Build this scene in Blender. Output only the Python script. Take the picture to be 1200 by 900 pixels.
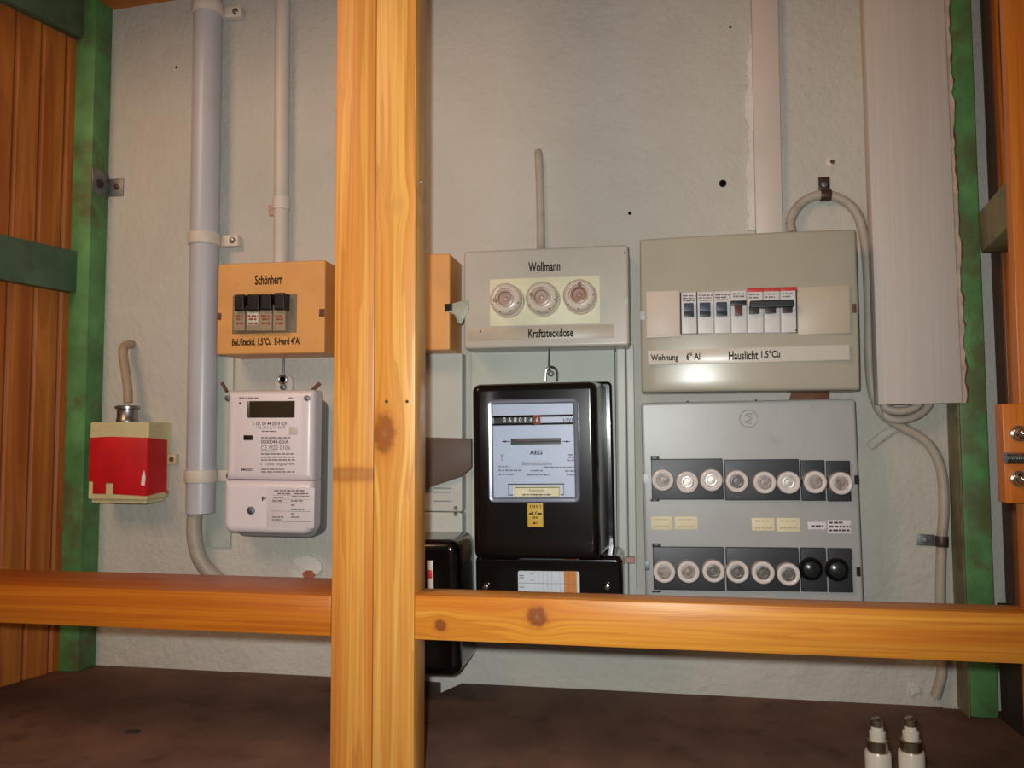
import bpy, bmesh, math, random
from mathutils import Vector, Matrix, noise as mnoise
random.seed(7)
for o in list(bpy.data.objects): bpy.data.objects.remove(o)
COL = bpy.context.scene.collection
SC = bpy.context.scene

# ------------------------------------------------------------------ camera
F, YAW, PITCH, ROLL = 950.0, math.radians(9.7), math.radians(3.45), math.radians(-0.23)
CAM = Vector((0, -1.01, 0.312))
fw = Vector((-math.sin(YAW)*math.cos(PITCH), math.cos(YAW)*math.cos(PITCH), math.sin(PITCH)))
r0 = Vector((math.cos(YAW), math.sin(YAW), 0)); u0 = r0.cross(fw)
rt = r0*math.cos(ROLL)+u0*math.sin(ROLL); up = u0*math.cos(ROLL)-r0*math.sin(ROLL)
cd = bpy.data.cameras.new('camera'); cam = bpy.data.objects.new('camera', cd); COL.objects.link(cam)
cd.sensor_fit = 'HORIZONTAL'; cd.sensor_width = 36; cd.lens = 36*F/1200; cd.clip_start = 0.01
M3 = Matrix((rt, up, -fw)).transposed()
cam.matrix_world = Matrix.Translation(CAM) @ M3.to_4x4()
SC.camera = cam

# ------------------------------------------------------------------ world, lights, exposure
w = bpy.data.worlds.new('World'); SC.world = w; w.use_nodes = True
w.node_tree.nodes['Background'].inputs[0].default_value = (1.0, 0.80, 0.62, 1)
w.node_tree.nodes['Background'].inputs[1].default_value = 0.10
# the camera's flash: a small lamp just above and to the left of the lens
fl = bpy.data.lights.new('flash', 'SPOT'); fl.energy = 21; fl.color = (0.95, 1.0, 0.98)
fl.spot_size = math.radians(106); fl.spot_blend = 1.0; fl.shadow_soft_size = 0.009
flo = bpy.data.objects.new('flash', fl); COL.objects.link(flo)
fp = CAM + rt*-0.022 + up*0.024
aim = Vector((-0.22, 0, 0.36))
flo.location = fp; flo.rotation_euler = (aim-fp).to_track_quat('-Z', 'Y').to_euler()
# warm room lamp behind and above the photographer, to the left
la = bpy.data.lights.new('room_lamp', 'AREA'); la.energy = 6.0; la.color = (1.0, 0.60, 0.35); la.shape = 'DISK'; la.size = 0.55
lo = bpy.data.objects.new('room_lamp', la); COL.objects.link(lo); lo.location = (-0.85, -1.15, 1.15)
lo.rotation_euler = (Vector((-0.3, 0, 0.6))-lo.location).to_track_quat('-Z', 'Y').to_euler()
vs = SC.view_settings; vs.view_transform = 'Standard'; vs.look = 'None'; vs.gamma = 1; vs.exposure = 0.0; vs.use_curve_mapping = False

# ------------------------------------------------------------------ measuring helpers
def ray(px, py): return rt*((px-600)/F) - up*((py-450)/F) + fw
def at(px, py, Y=0.0):                       # point of the plane y = Y seen at that place of the photograph
    d = ray(px, py); return CAM + d*((Y-CAM.y)/d.y)
def fl_at(px, py, z=0.0):                    # the same for a level surface
    d = ray(px, py); return CAM + d*((z-CAM.z)/d.z)

# ------------------------------------------------------------------ materials
def lin(c): return tuple(((v/255)/12.92 if v/255 <= .04045 else ((v/255+.055)/1.055)**2.4) for v in c)+(1,)
def newmat(name):
    m = bpy.data.materials.new(name); m.use_nodes = True; nt = m.node_tree
    return m, nt, nt.nodes['Principled BSDF']
def N(nt, t, **k):
    n = nt.nodes.new(t)
    for a, b in k.items(): setattr(n, a, b)
    return n
def noise(nt, vec, scale, detail=4, rough=.55):
    n = N(nt, 'ShaderNodeTexNoise'); n.inputs['Scale'].default_value = scale; n.inputs['Detail'].default_value = detail; n.inputs['Roughness'].default_value = rough
    if vec is not None: nt.links.new(vec, n.inputs['Vector'])
    return n.outputs['Fac']
def ramp(nt, fac, stops):
    r = N(nt, 'ShaderNodeValToRGB'); e = r.color_ramp.elements
    e[0].position, e[0].color = stops[0]; e[1].position, e[1].color = stops[-1]
    for p, c in stops[1:-1]:
        x = e.new(p); x.color = c
    nt.links.new(fac, r.inputs[0]); return r.outputs[0]
def mixc(nt, fac, a, b, mode='MIX'):
    m = N(nt, 'ShaderNodeMix', data_type='RGBA', blend_type=mode)
    for i, v in ((0, fac), (6, a), (7, b)):
        if isinstance(v, (tuple, float, int)): m.inputs[i].default_value = v
        else: nt.links.new(v, m.inputs[i])
    return m.outputs[2]
def mth(nt, op, a, b=None, c=None):
    m = N(nt, 'ShaderNodeMath', operation=op)
    for i, v in enumerate((a, b, c)):
        if v is None: continue
        if isinstance(v, (int, float)): m.inputs[i].default_value = v
        else: nt.links.new(v, m.inputs[i])
    return m.outputs[0]
def coords(nt, kind='Object'): return N(nt, 'ShaderNodeTexCoord').outputs[kind]
def bump(nt, bsdf, h, strength=.3, dist=.002):
    b = N(nt, 'ShaderNodeBump'); b.inputs['Strength'].default_value = strength; b.inputs['Distance'].default_value = dist
    nt.links.new(h, b.inputs['Height']); nt.links.new(b.outputs[0], bsdf.inputs['Normal'])
def flat(name, c, rough=.5, metal=0, var=.06, scale=30, spec=.5, bmp=0, coat=0, dirt=None):
    m, nt, b = newmat(name); c = lin(c); v = coords(nt)
    n = noise(nt, v, scale)
    lo_ = tuple(x*(1-var*2) for x in c[:3])+(1,); hi = tuple(min(1, x*(1+var*2)) for x in c[:3])+(1,)
    col = ramp(nt, n, [(.3, lo_), (.7, hi)])
    if dirt:
        d = ramp(nt, noise(nt, v, dirt[1], 6, .65), [(dirt[2], (0, 0, 0, 1)), (dirt[2]+.12, (1, 1, 1, 1))])
        f = mth(nt, 'MULTIPLY', d, dirt[3]); col = mixc(nt, f, col, lin(dirt[0]))
    nt.links.new(col, b.inputs['Base Color'])
    b.inputs['Roughness'].default_value = rough; b.inputs['Metallic'].default_value = metal; b.inputs['Specular IOR Level'].default_value = spec
    b.inputs['Coat Weight'].default_value = coat; b.inputs['Coat Roughness'].default_value = .08
    if bmp: bump(nt, b, noise(nt, v, scale*4, 5), bmp, .001)
    return m
def wood(name, axis, light, mid, dark, knots=(), rough=.38, freq=38, seed=0.0, ringk=.2, knotk=1.0):
    """pine: grain runs along axis; knots = [(along, across, radius)] in metres in the object's own frame"""
    m, nt, b = newmat(name); s = N(nt, 'ShaderNodeSeparateXYZ'); nt.links.new(coords(nt), s.inputs[0])
    al = s.outputs[axis]; others = [a for a in 'XYZ' if a != axis]
    a1, a2 = s.outputs[others[0] if others[0] != 'Y' else others[1]], s.outputs['Y']
    v = a1; masks = []
    for kn in knots:
        ka, kc, kr = kn[:3]; kx = kn[3] if len(kn) > 3 else kr; kk = kn[4] if len(kn) > 4 else knotk
        da = mth(nt, 'DIVIDE', mth(nt, 'SUBTRACT', al, ka), kr*1.7); dc = mth(nt, 'DIVIDE', mth(nt, 'SUBTRACT', a1, kc), kx*1.35)
        d2 = mth(nt, 'ADD', mth(nt, 'MULTIPLY', da, da), mth(nt, 'MULTIPLY', dc, dc))
        g = mth(nt, 'EXPONENT', mth(nt, 'MULTIPLY', d2, -.5))
        off = mth(nt, 'MULTIPLY', mth(nt, 'SUBTRACT', v, kc), mth(nt, 'MULTIPLY', g, .8 if kx < .02 else 0)); v = mth(nt, 'SUBTRACT', v, off)
        e1 = mth(nt, 'DIVIDE', mth(nt, 'SUBTRACT', al, ka), kr); e2 = mth(nt, 'DIVIDE', mth(nt, 'SUBTRACT', a1, kc), kx)
        masks.append((mth(nt, 'SQRT', mth(nt, 'ADD', mth(nt, 'MULTIPLY', e1, e1), mth(nt, 'MULTIPLY', e2, e2))), kk))
    cb = N(nt, 'ShaderNodeCombineXYZ')
    nt.links.new(mth(nt, 'MULTIPLY', al, 1.1), cb.inputs[0]); nt.links.new(mth(nt, 'MULTIPLY', v, freq), cb.inputs[1])
    nt.links.new(mth(nt, 'ADD', mth(nt, 'MULTIPLY', a2, freq*.7), seed), cb.inputs[2])
    n1 = noise(nt, cb.outputs[0], 1.6, 2, .4)
    rings = mth(nt, 'FRACT', mth(nt, 'MULTIPLY', n1, 7.0))
    cb2 = N(nt, 'ShaderNodeCombineXYZ')
    nt.links.new(mth(nt, 'MULTIPLY', al, 6.0), cb2.inputs[0]); nt.links.new(mth(nt, 'MULTIPLY', v, freq*14), cb2.inputs[1]); cb2.inputs[2].default_value = seed
    fine = noise(nt, cb2.outputs[0], 1.0, 3)
    c1 = ramp(nt, n1, [(.32, lin(mid)), (.5, lin(light)), (.66, lin(mid))])
    rm = ramp(nt, rings, [(.55, (0, 0, 0, 1)), (.9, (1, 1, 1, 1))])
    c2 = mixc(nt, mth(nt, 'MULTIPLY', rm, ringk), c1, lin(dark))
    c3 = mixc(nt, mth(nt, 'MULTIPLY', ramp(nt, fine, [(.4, (0, 0, 0, 1)), (.72, (1, 1, 1, 1))]), .42), c2, lin(dark))
    for k, kk in masks:
        jag = mth(nt, 'MULTIPLY', mth(nt, 'ADD', k, mth(nt, 'MULTIPLY', mth(nt, 'SUBTRACT', noise(nt, coords(nt), 170, 5, .7), .5), 1.0)), .5)
        kc_ = ramp(nt, jag, [(0.0, lin((150, 104, 62))), (.14, lin((138, 80, 42))), (.3, lin((146, 74, 36))), (.42, lin((110, 58, 28))), (.6, lin((178, 100, 38)))])
        f = mth(nt, 'MULTIPLY', ramp(nt, jag, [(.3, (1, 1, 1, 1)), (.5, (.62, .62, .62, 1)), (.68, (.2, .2, .2, 1)), (.95, (0, 0, 0, 1))]), kk); c3 = mixc(nt, f, c3, kc_)
    nt.links.new(c3, b.inputs['Base Color']); b.inputs['Roughness'].default_value = rough; b.inputs['Specular IOR Level'].default_value = .4
    bump(nt, b, fine, .12, .0008)
    return m
def plaster(name, base, pale, stain, scale=1.0):
    m, nt, b = newmat(name); v = coords(nt)
    col = ramp(nt, noise(nt, v, 5*scale, 6, .6), [(.3, lin(base)), (.7, lin(pale))])
    speck = ramp(nt, noise(nt, v, 90, 3, .6), [(.66, (0, 0, 0, 1)), (.8, (1, 1, 1, 1))])
    col = mixc(nt, mth(nt, 'MULTIPLY', speck, .25), col, lin(stain))
    d = ramp(nt, noise(nt, v, 9, 8, .7), [(.58, (0, 0, 0, 1)), (.75, (1, 1, 1, 1))])
    col = mixc(nt, mth(nt, 'MULTIPLY', d, .28), col, lin(stain))
    nt.links.new(col, b.inputs['Base Color']); b.inputs['Roughness'].default_value = .85; b.inputs['Specular IOR Level'].default_value = .2
    h = mth(nt, 'ADD', noise(nt, v, 14, 8, .6), mth(nt, 'MULTIPLY', noise(nt, v, 120, 4), .25))
    bump(nt, b, h, .8, .009)
    return m
def glass_mat(name, tint=(1, 1, 1, 1)):
    m, nt, b = newmat(name); nt.nodes.remove(b); out = nt.nodes['Material Output']
    t = N(nt, 'ShaderNodeBsdfTransparent'); t.inputs[0].default_value = tint
    g = N(nt, 'ShaderNodeBsdfGlossy'); g.inputs['Roughness'].default_value = .03
    f = N(nt, 'ShaderNodeFresnel'); f.inputs[0].default_value = 1.45; mx = N(nt, 'ShaderNodeMixShader')
    nt.links.new(f.outputs[0], mx.inputs[0]); nt.links.new(t.outputs[0], mx.inputs[1]); nt.links.new(g.outputs[0], mx.inputs[2]); nt.links.new(mx.outputs[0], out.inputs[0])
    return m

M = {}
M['wall'] = plaster('wall_plaster', (190, 186, 176), (201, 197, 188), (156, 145, 130))
M['patch'] = plaster('plaster_patch', (205, 200, 192), (220, 216, 208), (165, 150, 135), 4)
M['ledge'] = flat('brown_hardboard', (112, 84, 70), .75, var=.12, scale=14, spec=.2, bmp=.3, dirt=((70, 52, 44), 22, .55, .5))
PL, PM, PD = (224, 160, 76), (210, 132, 56), (164, 84, 24)
M['pine_a'] = wood('pine_left_batten', 'Z', PL, PM, PD, [(at(410, 556, -.31).z, -.268, .0065, .040, .55), (.63, -.280, .004)], seed=1.3, freq=34, ringk=.28, knotk=.15)
M['pine_b'] = wood('pine_right_batten', 'Z', (232, 176, 88), (214, 142, 62), PD, [(at(452, 508, -.31).z, at(450, 508, -.31).x, .017, .0095, .85), (.52, -.2275, .007)], seed=5.1, freq=30, ringk=.28, knotk=.16)
M['pine_l'] = wood('pine_left_rail', 'X', (196, 112, 24), (178, 92, 18), (146, 64, 8), seed=8.8, freq=50)
M['pine_r'] = wood('pine_right_rail', 'X', (224, 154, 56), (208, 126, 40), (162, 78, 16), [(-.0985, .1545, .0085), (-.184, .144, .0052)], seed=3.6, freq=34, ringk=.25)
M['pine_j'] = wood('pine_jamb', 'Z', (200, 116, 30), (186, 100, 24), (140, 60, 14), seed=2.2, freq=30)
M['pine_d'] = wood('dark_jamb', 'Z', (150, 84, 34), (120, 62, 26), (84, 40, 16), seed=2.9, freq=30)
M['plank'] = wood('plank_pine', 'Z', (200, 122, 52), (176, 94, 36), (116, 54, 20), rough=.5, seed=4.4, freq=22)
M['ceil'] = wood('ceiling_pine', 'X', (206, 124, 50), (186, 98, 34), (130, 60, 20), rough=.5, seed=6.4, freq=22)
M['green'] = flat('green_paint', (86, 138, 82), .55, var=.16, scale=22, bmp=.25, dirt=((92, 88, 58), 16, .5, .75))
M['green_d'] = flat('dull_green_paint', (82, 108, 82), .6, var=.12, scale=18, bmp=.2, dirt=((74, 72, 50), 24, .52, .6))
M['brace'] = flat('olive_brace_wood', (128, 120, 82), .7, var=.12, scale=26, bmp=.2, dirt=((80, 70, 50), 20, .55, .6))
M['darkwood'] = flat('dark_board', (48, 32, 24), .7, var=.15, scale=18)
M['sidebrown'] = flat('brown_post_side', (84, 58, 44), .7, var=.1, scale=18)
M['olive'] = flat('bare_olive_side', (122, 114, 88), .7, var=.12, scale=22, dirt=((84, 78, 56), 18, .52, .6))
M['pipe'] = flat('pale_grey_pvc', (186, 187, 194), .33, var=.03, scale=12)
M['band'] = flat('cream_clamp_plastic', (212, 202, 190), .5, var=.04)
M['conduit'] = flat('white_conduit', (204, 196, 186), .45, var=.04, scale=15)
M['pinktab'] = flat('pinkish_tab', (190, 150, 138), .7)
M['duct'] = flat('cable_duct_white', (206, 192, 182), .45, var=.03, scale=12)
M['steel'] = flat('dull_steel', (150, 150, 148), .35, 1, .12, 60)
M['galv'] = flat('galvanised_plate', (128, 132, 134), .5, .8, .15, 50)
M['black_hole'] = flat('dark_hole', (18, 16, 15), .9, spec=.1)
M['ochre'] = flat('ochre_bakelite', (222, 160, 92), .42, var=.04, scale=16, dirt=((176, 120, 60), 26, .62, .35))
M['recess'] = flat('grey_brown_recess', (122, 106, 86), .55, var=.06)
M['clearcase'] = flat('yellowed_switch_body', (158, 138, 112), .3, var=.06)
M['blackp'] = flat('black_plastic', (20, 20, 21), .35, var=.1)
M['ink'] = flat('black_ink', (26, 24, 22), .7, spec=.2)
M['print'] = flat('grey_print', (112, 105, 110), .7, spec=.2)
M['dialprint'] = flat('pale_dial_print', (128, 126, 138), .7, spec=.2)
M['printb'] = flat('dark_print', (76, 71, 75), .7, spec=.2)
M['redprint'] = flat('red_print', (150, 78, 60), .7, spec=.2)
M['slotbrown'] = flat('brown_slot', (98, 60, 36), .6)
M['greybox'] = flat('grey_bakelite', (186, 178, 166), .32, var=.03, scale=14, dirt=((150, 138, 122), 30, .64, .4))
M['beigebox'] = flat('beige_grey_plastic', (172, 166, 149), .24, var=.025, scale=10, spec=.32, dirt=((168, 150, 126), 24, .6, .3))
M['fusegrey'] = flat('silver_grey_plastic', (168, 167, 165), .36, var=.03, scale=12, dirt=((140, 132, 124), 26, .62, .4))
M['cream'] = flat('cream_plate', (224, 218, 186), .5, var=.03)
M['ceramic'] = flat('cream_ceramic', (218, 202, 186), .2, var=.03, scale=20, coat=.3)
M['capcore'] = flat('worn_cap_core', (172, 144, 128), .35, var=.1, scale=60)
M['capcore_d'] = flat('brown_cap_core', (158, 116, 98), .35, var=.1, scale=60)
M['blank'] = flat('blank_cover_plate', (206, 190, 174), .5, var=.02)
M['beiget'] = flat('beige_cover_plate', (190, 176, 156), .45, var=.02)
M['tape'] = flat('label_strip', (206, 198, 186), .3, var=.02)
M['tapet'] = flat('aged_label_strip', (184, 170, 152), .4, var=.04)
M['mcb'] = flat('white_breaker', (206, 202, 200), .4, var=.02)
M['toggle'] = flat('slate_blue_toggle', (52, 62, 80), .35)
M['togglered'] = flat('dark_red_toggle', (92, 40, 32), .35)
M['togglebrown'] = flat('dark_brown_toggle', (52, 34, 28), .35)
M['red'] = flat('red_strip', (196, 44, 38), .45)
M['redcover'] = flat('red_cover_paint', (198, 16, 26), .5, var=.08, scale=26, dirt=((150, 14, 20), 30, .62, .5))
M['creamold'] = flat('old_cream_plastic', (208, 198, 150), .5, var=.06, scale=30, dirt=((130, 112, 72), 40, .6, .6))
M['capwhite'] = flat('white_ceramic_ring', (222, 212, 208), .22, var=.03, coat=.3)
M['fusewin'] = flat('grey_fuse_window', (148, 136, 130), .4, .0, .25, 160)
M['fusewin_b'] = flat('bright_fuse_window', (206, 200, 192), .3, .2, .25, 160)
M['fusewin_d'] = flat('dark_fuse_window', (104, 98, 92), .35, .0, .25, 160)
M['socket'] = flat('charcoal_socket', (40, 40, 45), .42, var=.1)
M['empty'] = flat('empty_socket_thread', (70, 74, 74), .22, .7, .2, 80)
M['yellowlab'] = flat('cream_sticker', (226, 214, 178), .6, var=.03)
M['whitelab'] = flat('white_sticker', (220, 210, 214), .6, var=.03)
M['meterwhite'] = flat('white_meter_plastic', (232, 221, 225), .3, var=.015, scale=8)
M['meterlabel'] = flat('meter_face_label', (234, 222, 226), .4, var=.01)
M['lcd'] = flat('dark_lcd', (58, 48, 34), .12, var=.05)
M['greybase'] = flat('grey_meter_base', (132, 128, 126), .55)
M['rust'] = flat('rusty_brown', (112, 70, 46), .7, var=.2, scale=60)
M['board'] = flat('grey_meter_board', (190, 190, 182), .42, var=.04, scale=10, dirt=((150, 148, 138), 28, .62, .4))
M['latch'] = flat('dull_latch_metal', (156, 160, 146), .5, .1, .1, 60)
M['boardg'] = flat('pale_green_board', (182, 187, 177), .55, var=.05, scale=12)
M['blackm'] = flat('black_meter_bakelite', (9, 8, 8), .16, var=.1, coat=.25)
M['aplate'] = flat('bluish_dial_plate', (186, 194, 214), .4, var=.015)
M['winframe'] = flat('grey_window_frame', (128, 130, 146), .25, .3, .05)
M['glass'] = glass_mat('clear_glass')
M['yel'] = flat('yellow_sticker', (214, 170, 58), .55, var=.03)
M['orangecard'] = flat('orange_card_band', (214, 130, 48), .6, var=.04)
M['card'] = flat('white_card', (214, 216, 222), .6, var=.02)
M['white'] = flat('white_figure', (225, 225, 225), .5)
M['cable'] = flat('grey_cable_sheath', (172, 162, 148), .5, var=.05, scale=24, dirt=((134, 120, 104), 30, .58, .4))
M['cabletan'] = flat('tan_cable_sheath', (168, 146, 120), .55, var=.08, scale=40, dirt=((120, 96, 76), 60, .55, .5))
M['clipd'] = flat('dark_brown_clip', (70, 52, 44), .45, .3, .15, 60)
M['whitewood'] = wood('white_painted_board', 'Z', (206, 196, 188), (202, 192, 184), (190, 178, 170), rough=.55, seed=9.3, freq=40, ringk=.08)
M['torn'] = flat('torn_pale_fibre', (196, 172, 158), .85, var=.1, scale=60)
M['char'] = flat('dark_gap', (40, 30, 24), .9)
M['browntape'] = flat('brown_wrapping_board', (86, 66, 54), .55, var=.1, scale=14)
M['brick'] = flat('exposed_brick', (160, 92, 66), .85, var=.15, scale=50)
M['brass'] = flat('tarnished_cap_metal', (170, 160, 144), .28, 1, .1, 60)
M['chrome'] = flat('chrome_nut', (196, 192, 186), .16, 1, .05)
M['fusebody'] = flat('fuse_porcelain', (206, 200, 184), .3, var=.03, coat=.2)
M['crumb'] = flat('dark_crumb', (34, 28, 25), .8)

# ------------------------------------------------------------------ mesh builder
class MB:
    def __init__(s): s.v = []; s.f = []
    def add(s, vs, fs):
        b = len(s.v); s.v += [tuple(v) for v in vs]; s.f += [tuple(i+b for i in f) for f in fs]; return s
    def box(s, x0, x1, y0, y1, z0, z1):
        x0, x1 = sorted((x0, x1)); y0, y1 = sorted((y0, y1)); z0, z1 = sorted((z0, z1))
        return s.add([(x0,y0,z0),(x1,y0,z0),(x1,y1,z0),(x0,y1,z0),(x0,y0,z1),(x1,y0,z1),(x1,y1,z1),(x0,y1,z1)],
            [(0,3,2,1),(4,5,6,7),(0,1,5,4),(1,2,6,5),(2,3,7,6),(3,0,4,7)])
    def prism(s, poly, y0, y1, ax='Y'):            # polygon in xz (or xy when ax = Z) extruded
        n = len(poly)
        if ax == 'Y': vs = [(a, y0, b) for a, b in poly]+[(a, y1, b) for a, b in poly]
        else: vs = [(a, b, y0) for a, b in poly]+[(a, b, y1) for a, b in poly]
        return s.add(vs, [tuple(range(n-1, -1, -1)), tuple(range(n, 2*n))]+[(i, (i+1) % n, n+(i+1) % n, n+i) for i in range(n)])
    def lathe(s, c, prof, n=28, ax='Y'):           # prof = [(radius, offset along axis)]
        vs = []; fs = []
        for r, h in prof:
            for i in range(n):
                a = 2*math.pi*i/n; p, q = r*math.cos(a), r*math.sin(a)
                vs.append((c[0]+p, c[1]+h, c[2]+q) if ax == 'Y' else (c[0]+p, c[1]+q, c[2]+h) if ax == 'Z' else (c[0]+h, c[1]+p, c[2]+q))
        m = len(prof)
        for j in range(m-1):
            for i in range(n): fs.append((j*n+i, j*n+(i+1) % n, (j+1)*n+(i+1) % n, (j+1)*n+i))
        fs.append(tuple(range(n))); fs.append(tuple(range((m-1)*n, m*n)))
        return s.add(vs, fs)
    def tube(s, pts, r, n=14, sm=5):
        P = [Vector(p) for p in pts]; Q = []
        for i in range(len(P)-1):
            a, b, c, d = P[max(i-1, 0)], P[i], P[i+1], P[min(i+2, len(P)-1)]
            for k in range(sm):
                t = k/sm; Q.append(.5*((2*b)+(c-a)*t+(2*a-5*b+4*c-d)*t*t+(3*b-a-3*c+d)*t**3))
        Q.append(P[-1]); vs = []; fs = []; nrm = None
        for i, q in enumerate(Q):
            t = (Q[min(i+1, len(Q)-1)]-Q[max(i-1, 0)]).normalized()
            if nrm is None: nrm = t.orthogonal().normalized()
            nrm = (nrm-t*nrm.dot(t)).normalized(); bn = t.cross(nrm)
            rr = r(i/(len(Q)-1)) if callable(r) else r
            for k in range(n):
                a = 2*math.pi*k/n; vs.append(q+nrm*(rr*math.cos(a))+bn*(rr*math.sin(a)))
        m = len(Q)
        for j in range(m-1):
            for i in range(n): fs.append((j*n+i, j*n+(i+1) % n, (j+1)*n+(i+1) % n, (j+1)*n+i))
        fs.append(tuple(range(n))); fs.append(tuple(range((m-1)*n, m*n)))
        return s.add(vs, fs)
    def rbox(s, x0, x1, z0, z1, yb, yf, rc=.003, re=.002, draft=0, n=5, skew=(0, 0), corners=None):   # case with rounded corners and front edge, yf nearer the viewer (smaller)
        def loop(ins, y):
            out = []; cx = (x0+x1)/2
            for k, (sx, sz, a0) in enumerate(((1, 1, 0), (-1, 1, 90), (-1, -1, 180), (1, -1, 270))):
                r_ = (corners[k] if corners else rc); r = max(r_-max(ins, 0), .0002)
                ex = (x1 if sx > 0 else x0)-sx*(ins+r); ez = (z1 if sz > 0 else z0)-sz*(ins+r)
                for i in range(n+1):
                    a = math.radians(a0+90*i/n); out.append((ex+r*math.cos(a), y, ez+r*math.sin(a)))
            return out
        loops = [loop(-draft, yb), loop(0, yf+re)]
        for i in range(1, 5):
            a = math.pi/2*i/4; loops.append(loop(re*(1-math.cos(a)), yf+re*(1-math.sin(a))))
        loops.insert(1, loop(-draft*min(1, (.0006)/max(yb-yf-re, .001)), yf+re+.0006)) if yb-yf-re > .003 else None
        if re > .0009: loops.append(loop(re+.0007, yf))
        m = len(loops[0]); vs = [p for l in loops for p in l]; fs = [tuple(range(m))]
        for j in range(len(loops)-1):
            for i in range(m): fs.append((j*m+i, j*m+(i+1) % m, (j+1)*m+(i+1) % m, (j+1)*m+i))
        fs.append(tuple(range((len(loops)-1)*m, len(loops)*m)))
        return s.add(vs, fs)
    def lid(s, x0, x1, z0, z1, yb, yf, sx, sz, re=.003):       # cover with a gently bulging front
        def ax(a, b): 
            L = [a+re*t for t in (0, .12, .35, .65, 1)]; R_ = [b-re*t for t in (1, .65, .35, .12, 0)]
            k = 16; return L+[a+re+(b-a-2*re)*i/k for i in range(1, k)]+R_
        X, Z = ax(x0, x1), ax(z0, z1); nx, nz = len(X), len(Z); vs = []
        def ed(d): d = min(d, re); return re-math.sqrt(max(re*re-(re-d)**2, 0))
        for z in Z:
            for x in X:
                u = (2*x-x0-x1)/(x1-x0); v = (2*z-z0-z1)/(z1-z0)
                vs.append((x, yf-sx*(1-u*u)-sz*(1-v*v)+ed(min(x-x0, x1-x))+ed(min(z-z0, z1-z)), z))
        fs = [(j*nx+i, j*nx+i+1, (j+1)*nx+i+1, (j+1)*nx+i) for j in range(nz-1) for i in range(nx-1)]
        bl = [i for i in range(nx)]+[j*nx+nx-1 for j in range(1, nz)]+[(nz-1)*nx+i for i in range(nx-2, -1, -1)]+[j*nx for j in range(nz-2, 0, -1)]
        base = len(vs); vs += [(vs[i][0], yb, vs[i][2]) for i in bl]; k = len(bl)
        fs += [(bl[i], bl[(i+1) % k], base+(i+1) % k, base+i) for i in range(k)]; fs.append(tuple(range(base, base+k)))
        return s.add(vs, fs)
    def build(s, name, mat, parent=None, bevel=0, label=None, sharp=35, seg=2):
        bm = bmesh.new(); V = [bm.verts.new(v) for v in s.v]
        for f in s.f:
            try: bm.faces.new([V[i] for i in f])
            except ValueError: pass
        bmesh.ops.recalc_face_normals(bm, faces=bm.faces)
        if bevel:
            bmesh.ops.bevel(bm, geom=[e for e in bm.edges if len(e.link_faces) == 2 and e.calc_face_angle(0) > .5], offset=bevel, segments=seg, affect='EDGES', profile=.5, clamp_overlap=True)
        me = bpy.data.meshes.new(name); bm.to_mesh(me); bm.free()
        me.polygons.foreach_set('use_smooth', [True]*len(me.polygons)); me.set_sharp_from_angle(angle=math.radians(sharp))
        me.materials.append(mat); o = bpy.data.objects.new(name, me); COL.objects.link(o)
        if parent: o.parent = parent
        if label: o['label'] = label
        return o
def tag(o, label, cat, group=None, kind=None):
    o['label'] = label; o['category'] = cat
    if group: o['group'] = group
    if kind: o['kind'] = kind
    return o
def empty(name, loc, label, cat, roll=0, group=None, kind=None, rz=0):
    o = bpy.data.objects.new(name, None); COL.objects.link(o); o.empty_display_size = .02
    o.location = loc; o.rotation_euler = (0, roll, rz); return tag(o, label, cat, group, kind)
class Frame:                                   # a wall-mounted thing: its own upright frame, tilted as it hangs
    def __init__(s, name, corners, Y, label, cat, group=None):
        a, b, c, d = [at(px, py, Y) for px, py in corners]      # top-left, top-right, bottom-right, bottom-left
        t = (b-a)+(c-d); s.roll = -math.atan2(t.z, t.x); s.R = Matrix.Rotation(s.roll, 3, 'Y'); s.Ri = s.R.inverted()
        m = (c+d)/2; s.O = Vector((m.x, 0, m.z)); s.e = empty(name, s.O, label, cat, s.roll, group)
        L = [s.Ri @ (q-s.O) for q in (a, b, c, d)]
        s.x0 = (L[0].x+L[3].x)/2; s.x1 = (L[1].x+L[2].x)/2; s.z0 = (L[2].z+L[3].z)/2; s.z1 = (L[0].z+L[1].z)/2
    def p(s, px, py, Y): return s.Ri @ (at(px, py, Y)-s.O)
    def rect(s, px0, py0, px1, py1, Y):
        a = s.p(px0, py0, Y); b = s.p(px1, py1, Y); return min(a.x, b.x), max(a.x, b.x), min(a.z, b.z), max(a.z, b.z)
    def plate(s, name, mat, r, Y, th, parent=None, bevel=.0003, label=None):   # rectangle seen at r on plane Y, th thick behind it
        x0, x1, z0, z1 = s.rect(*r, Y); return MB().box(x0, x1, Y, Y+th, z0, z1).build(name, mat, parent or s.e, bevel, label)
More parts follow.
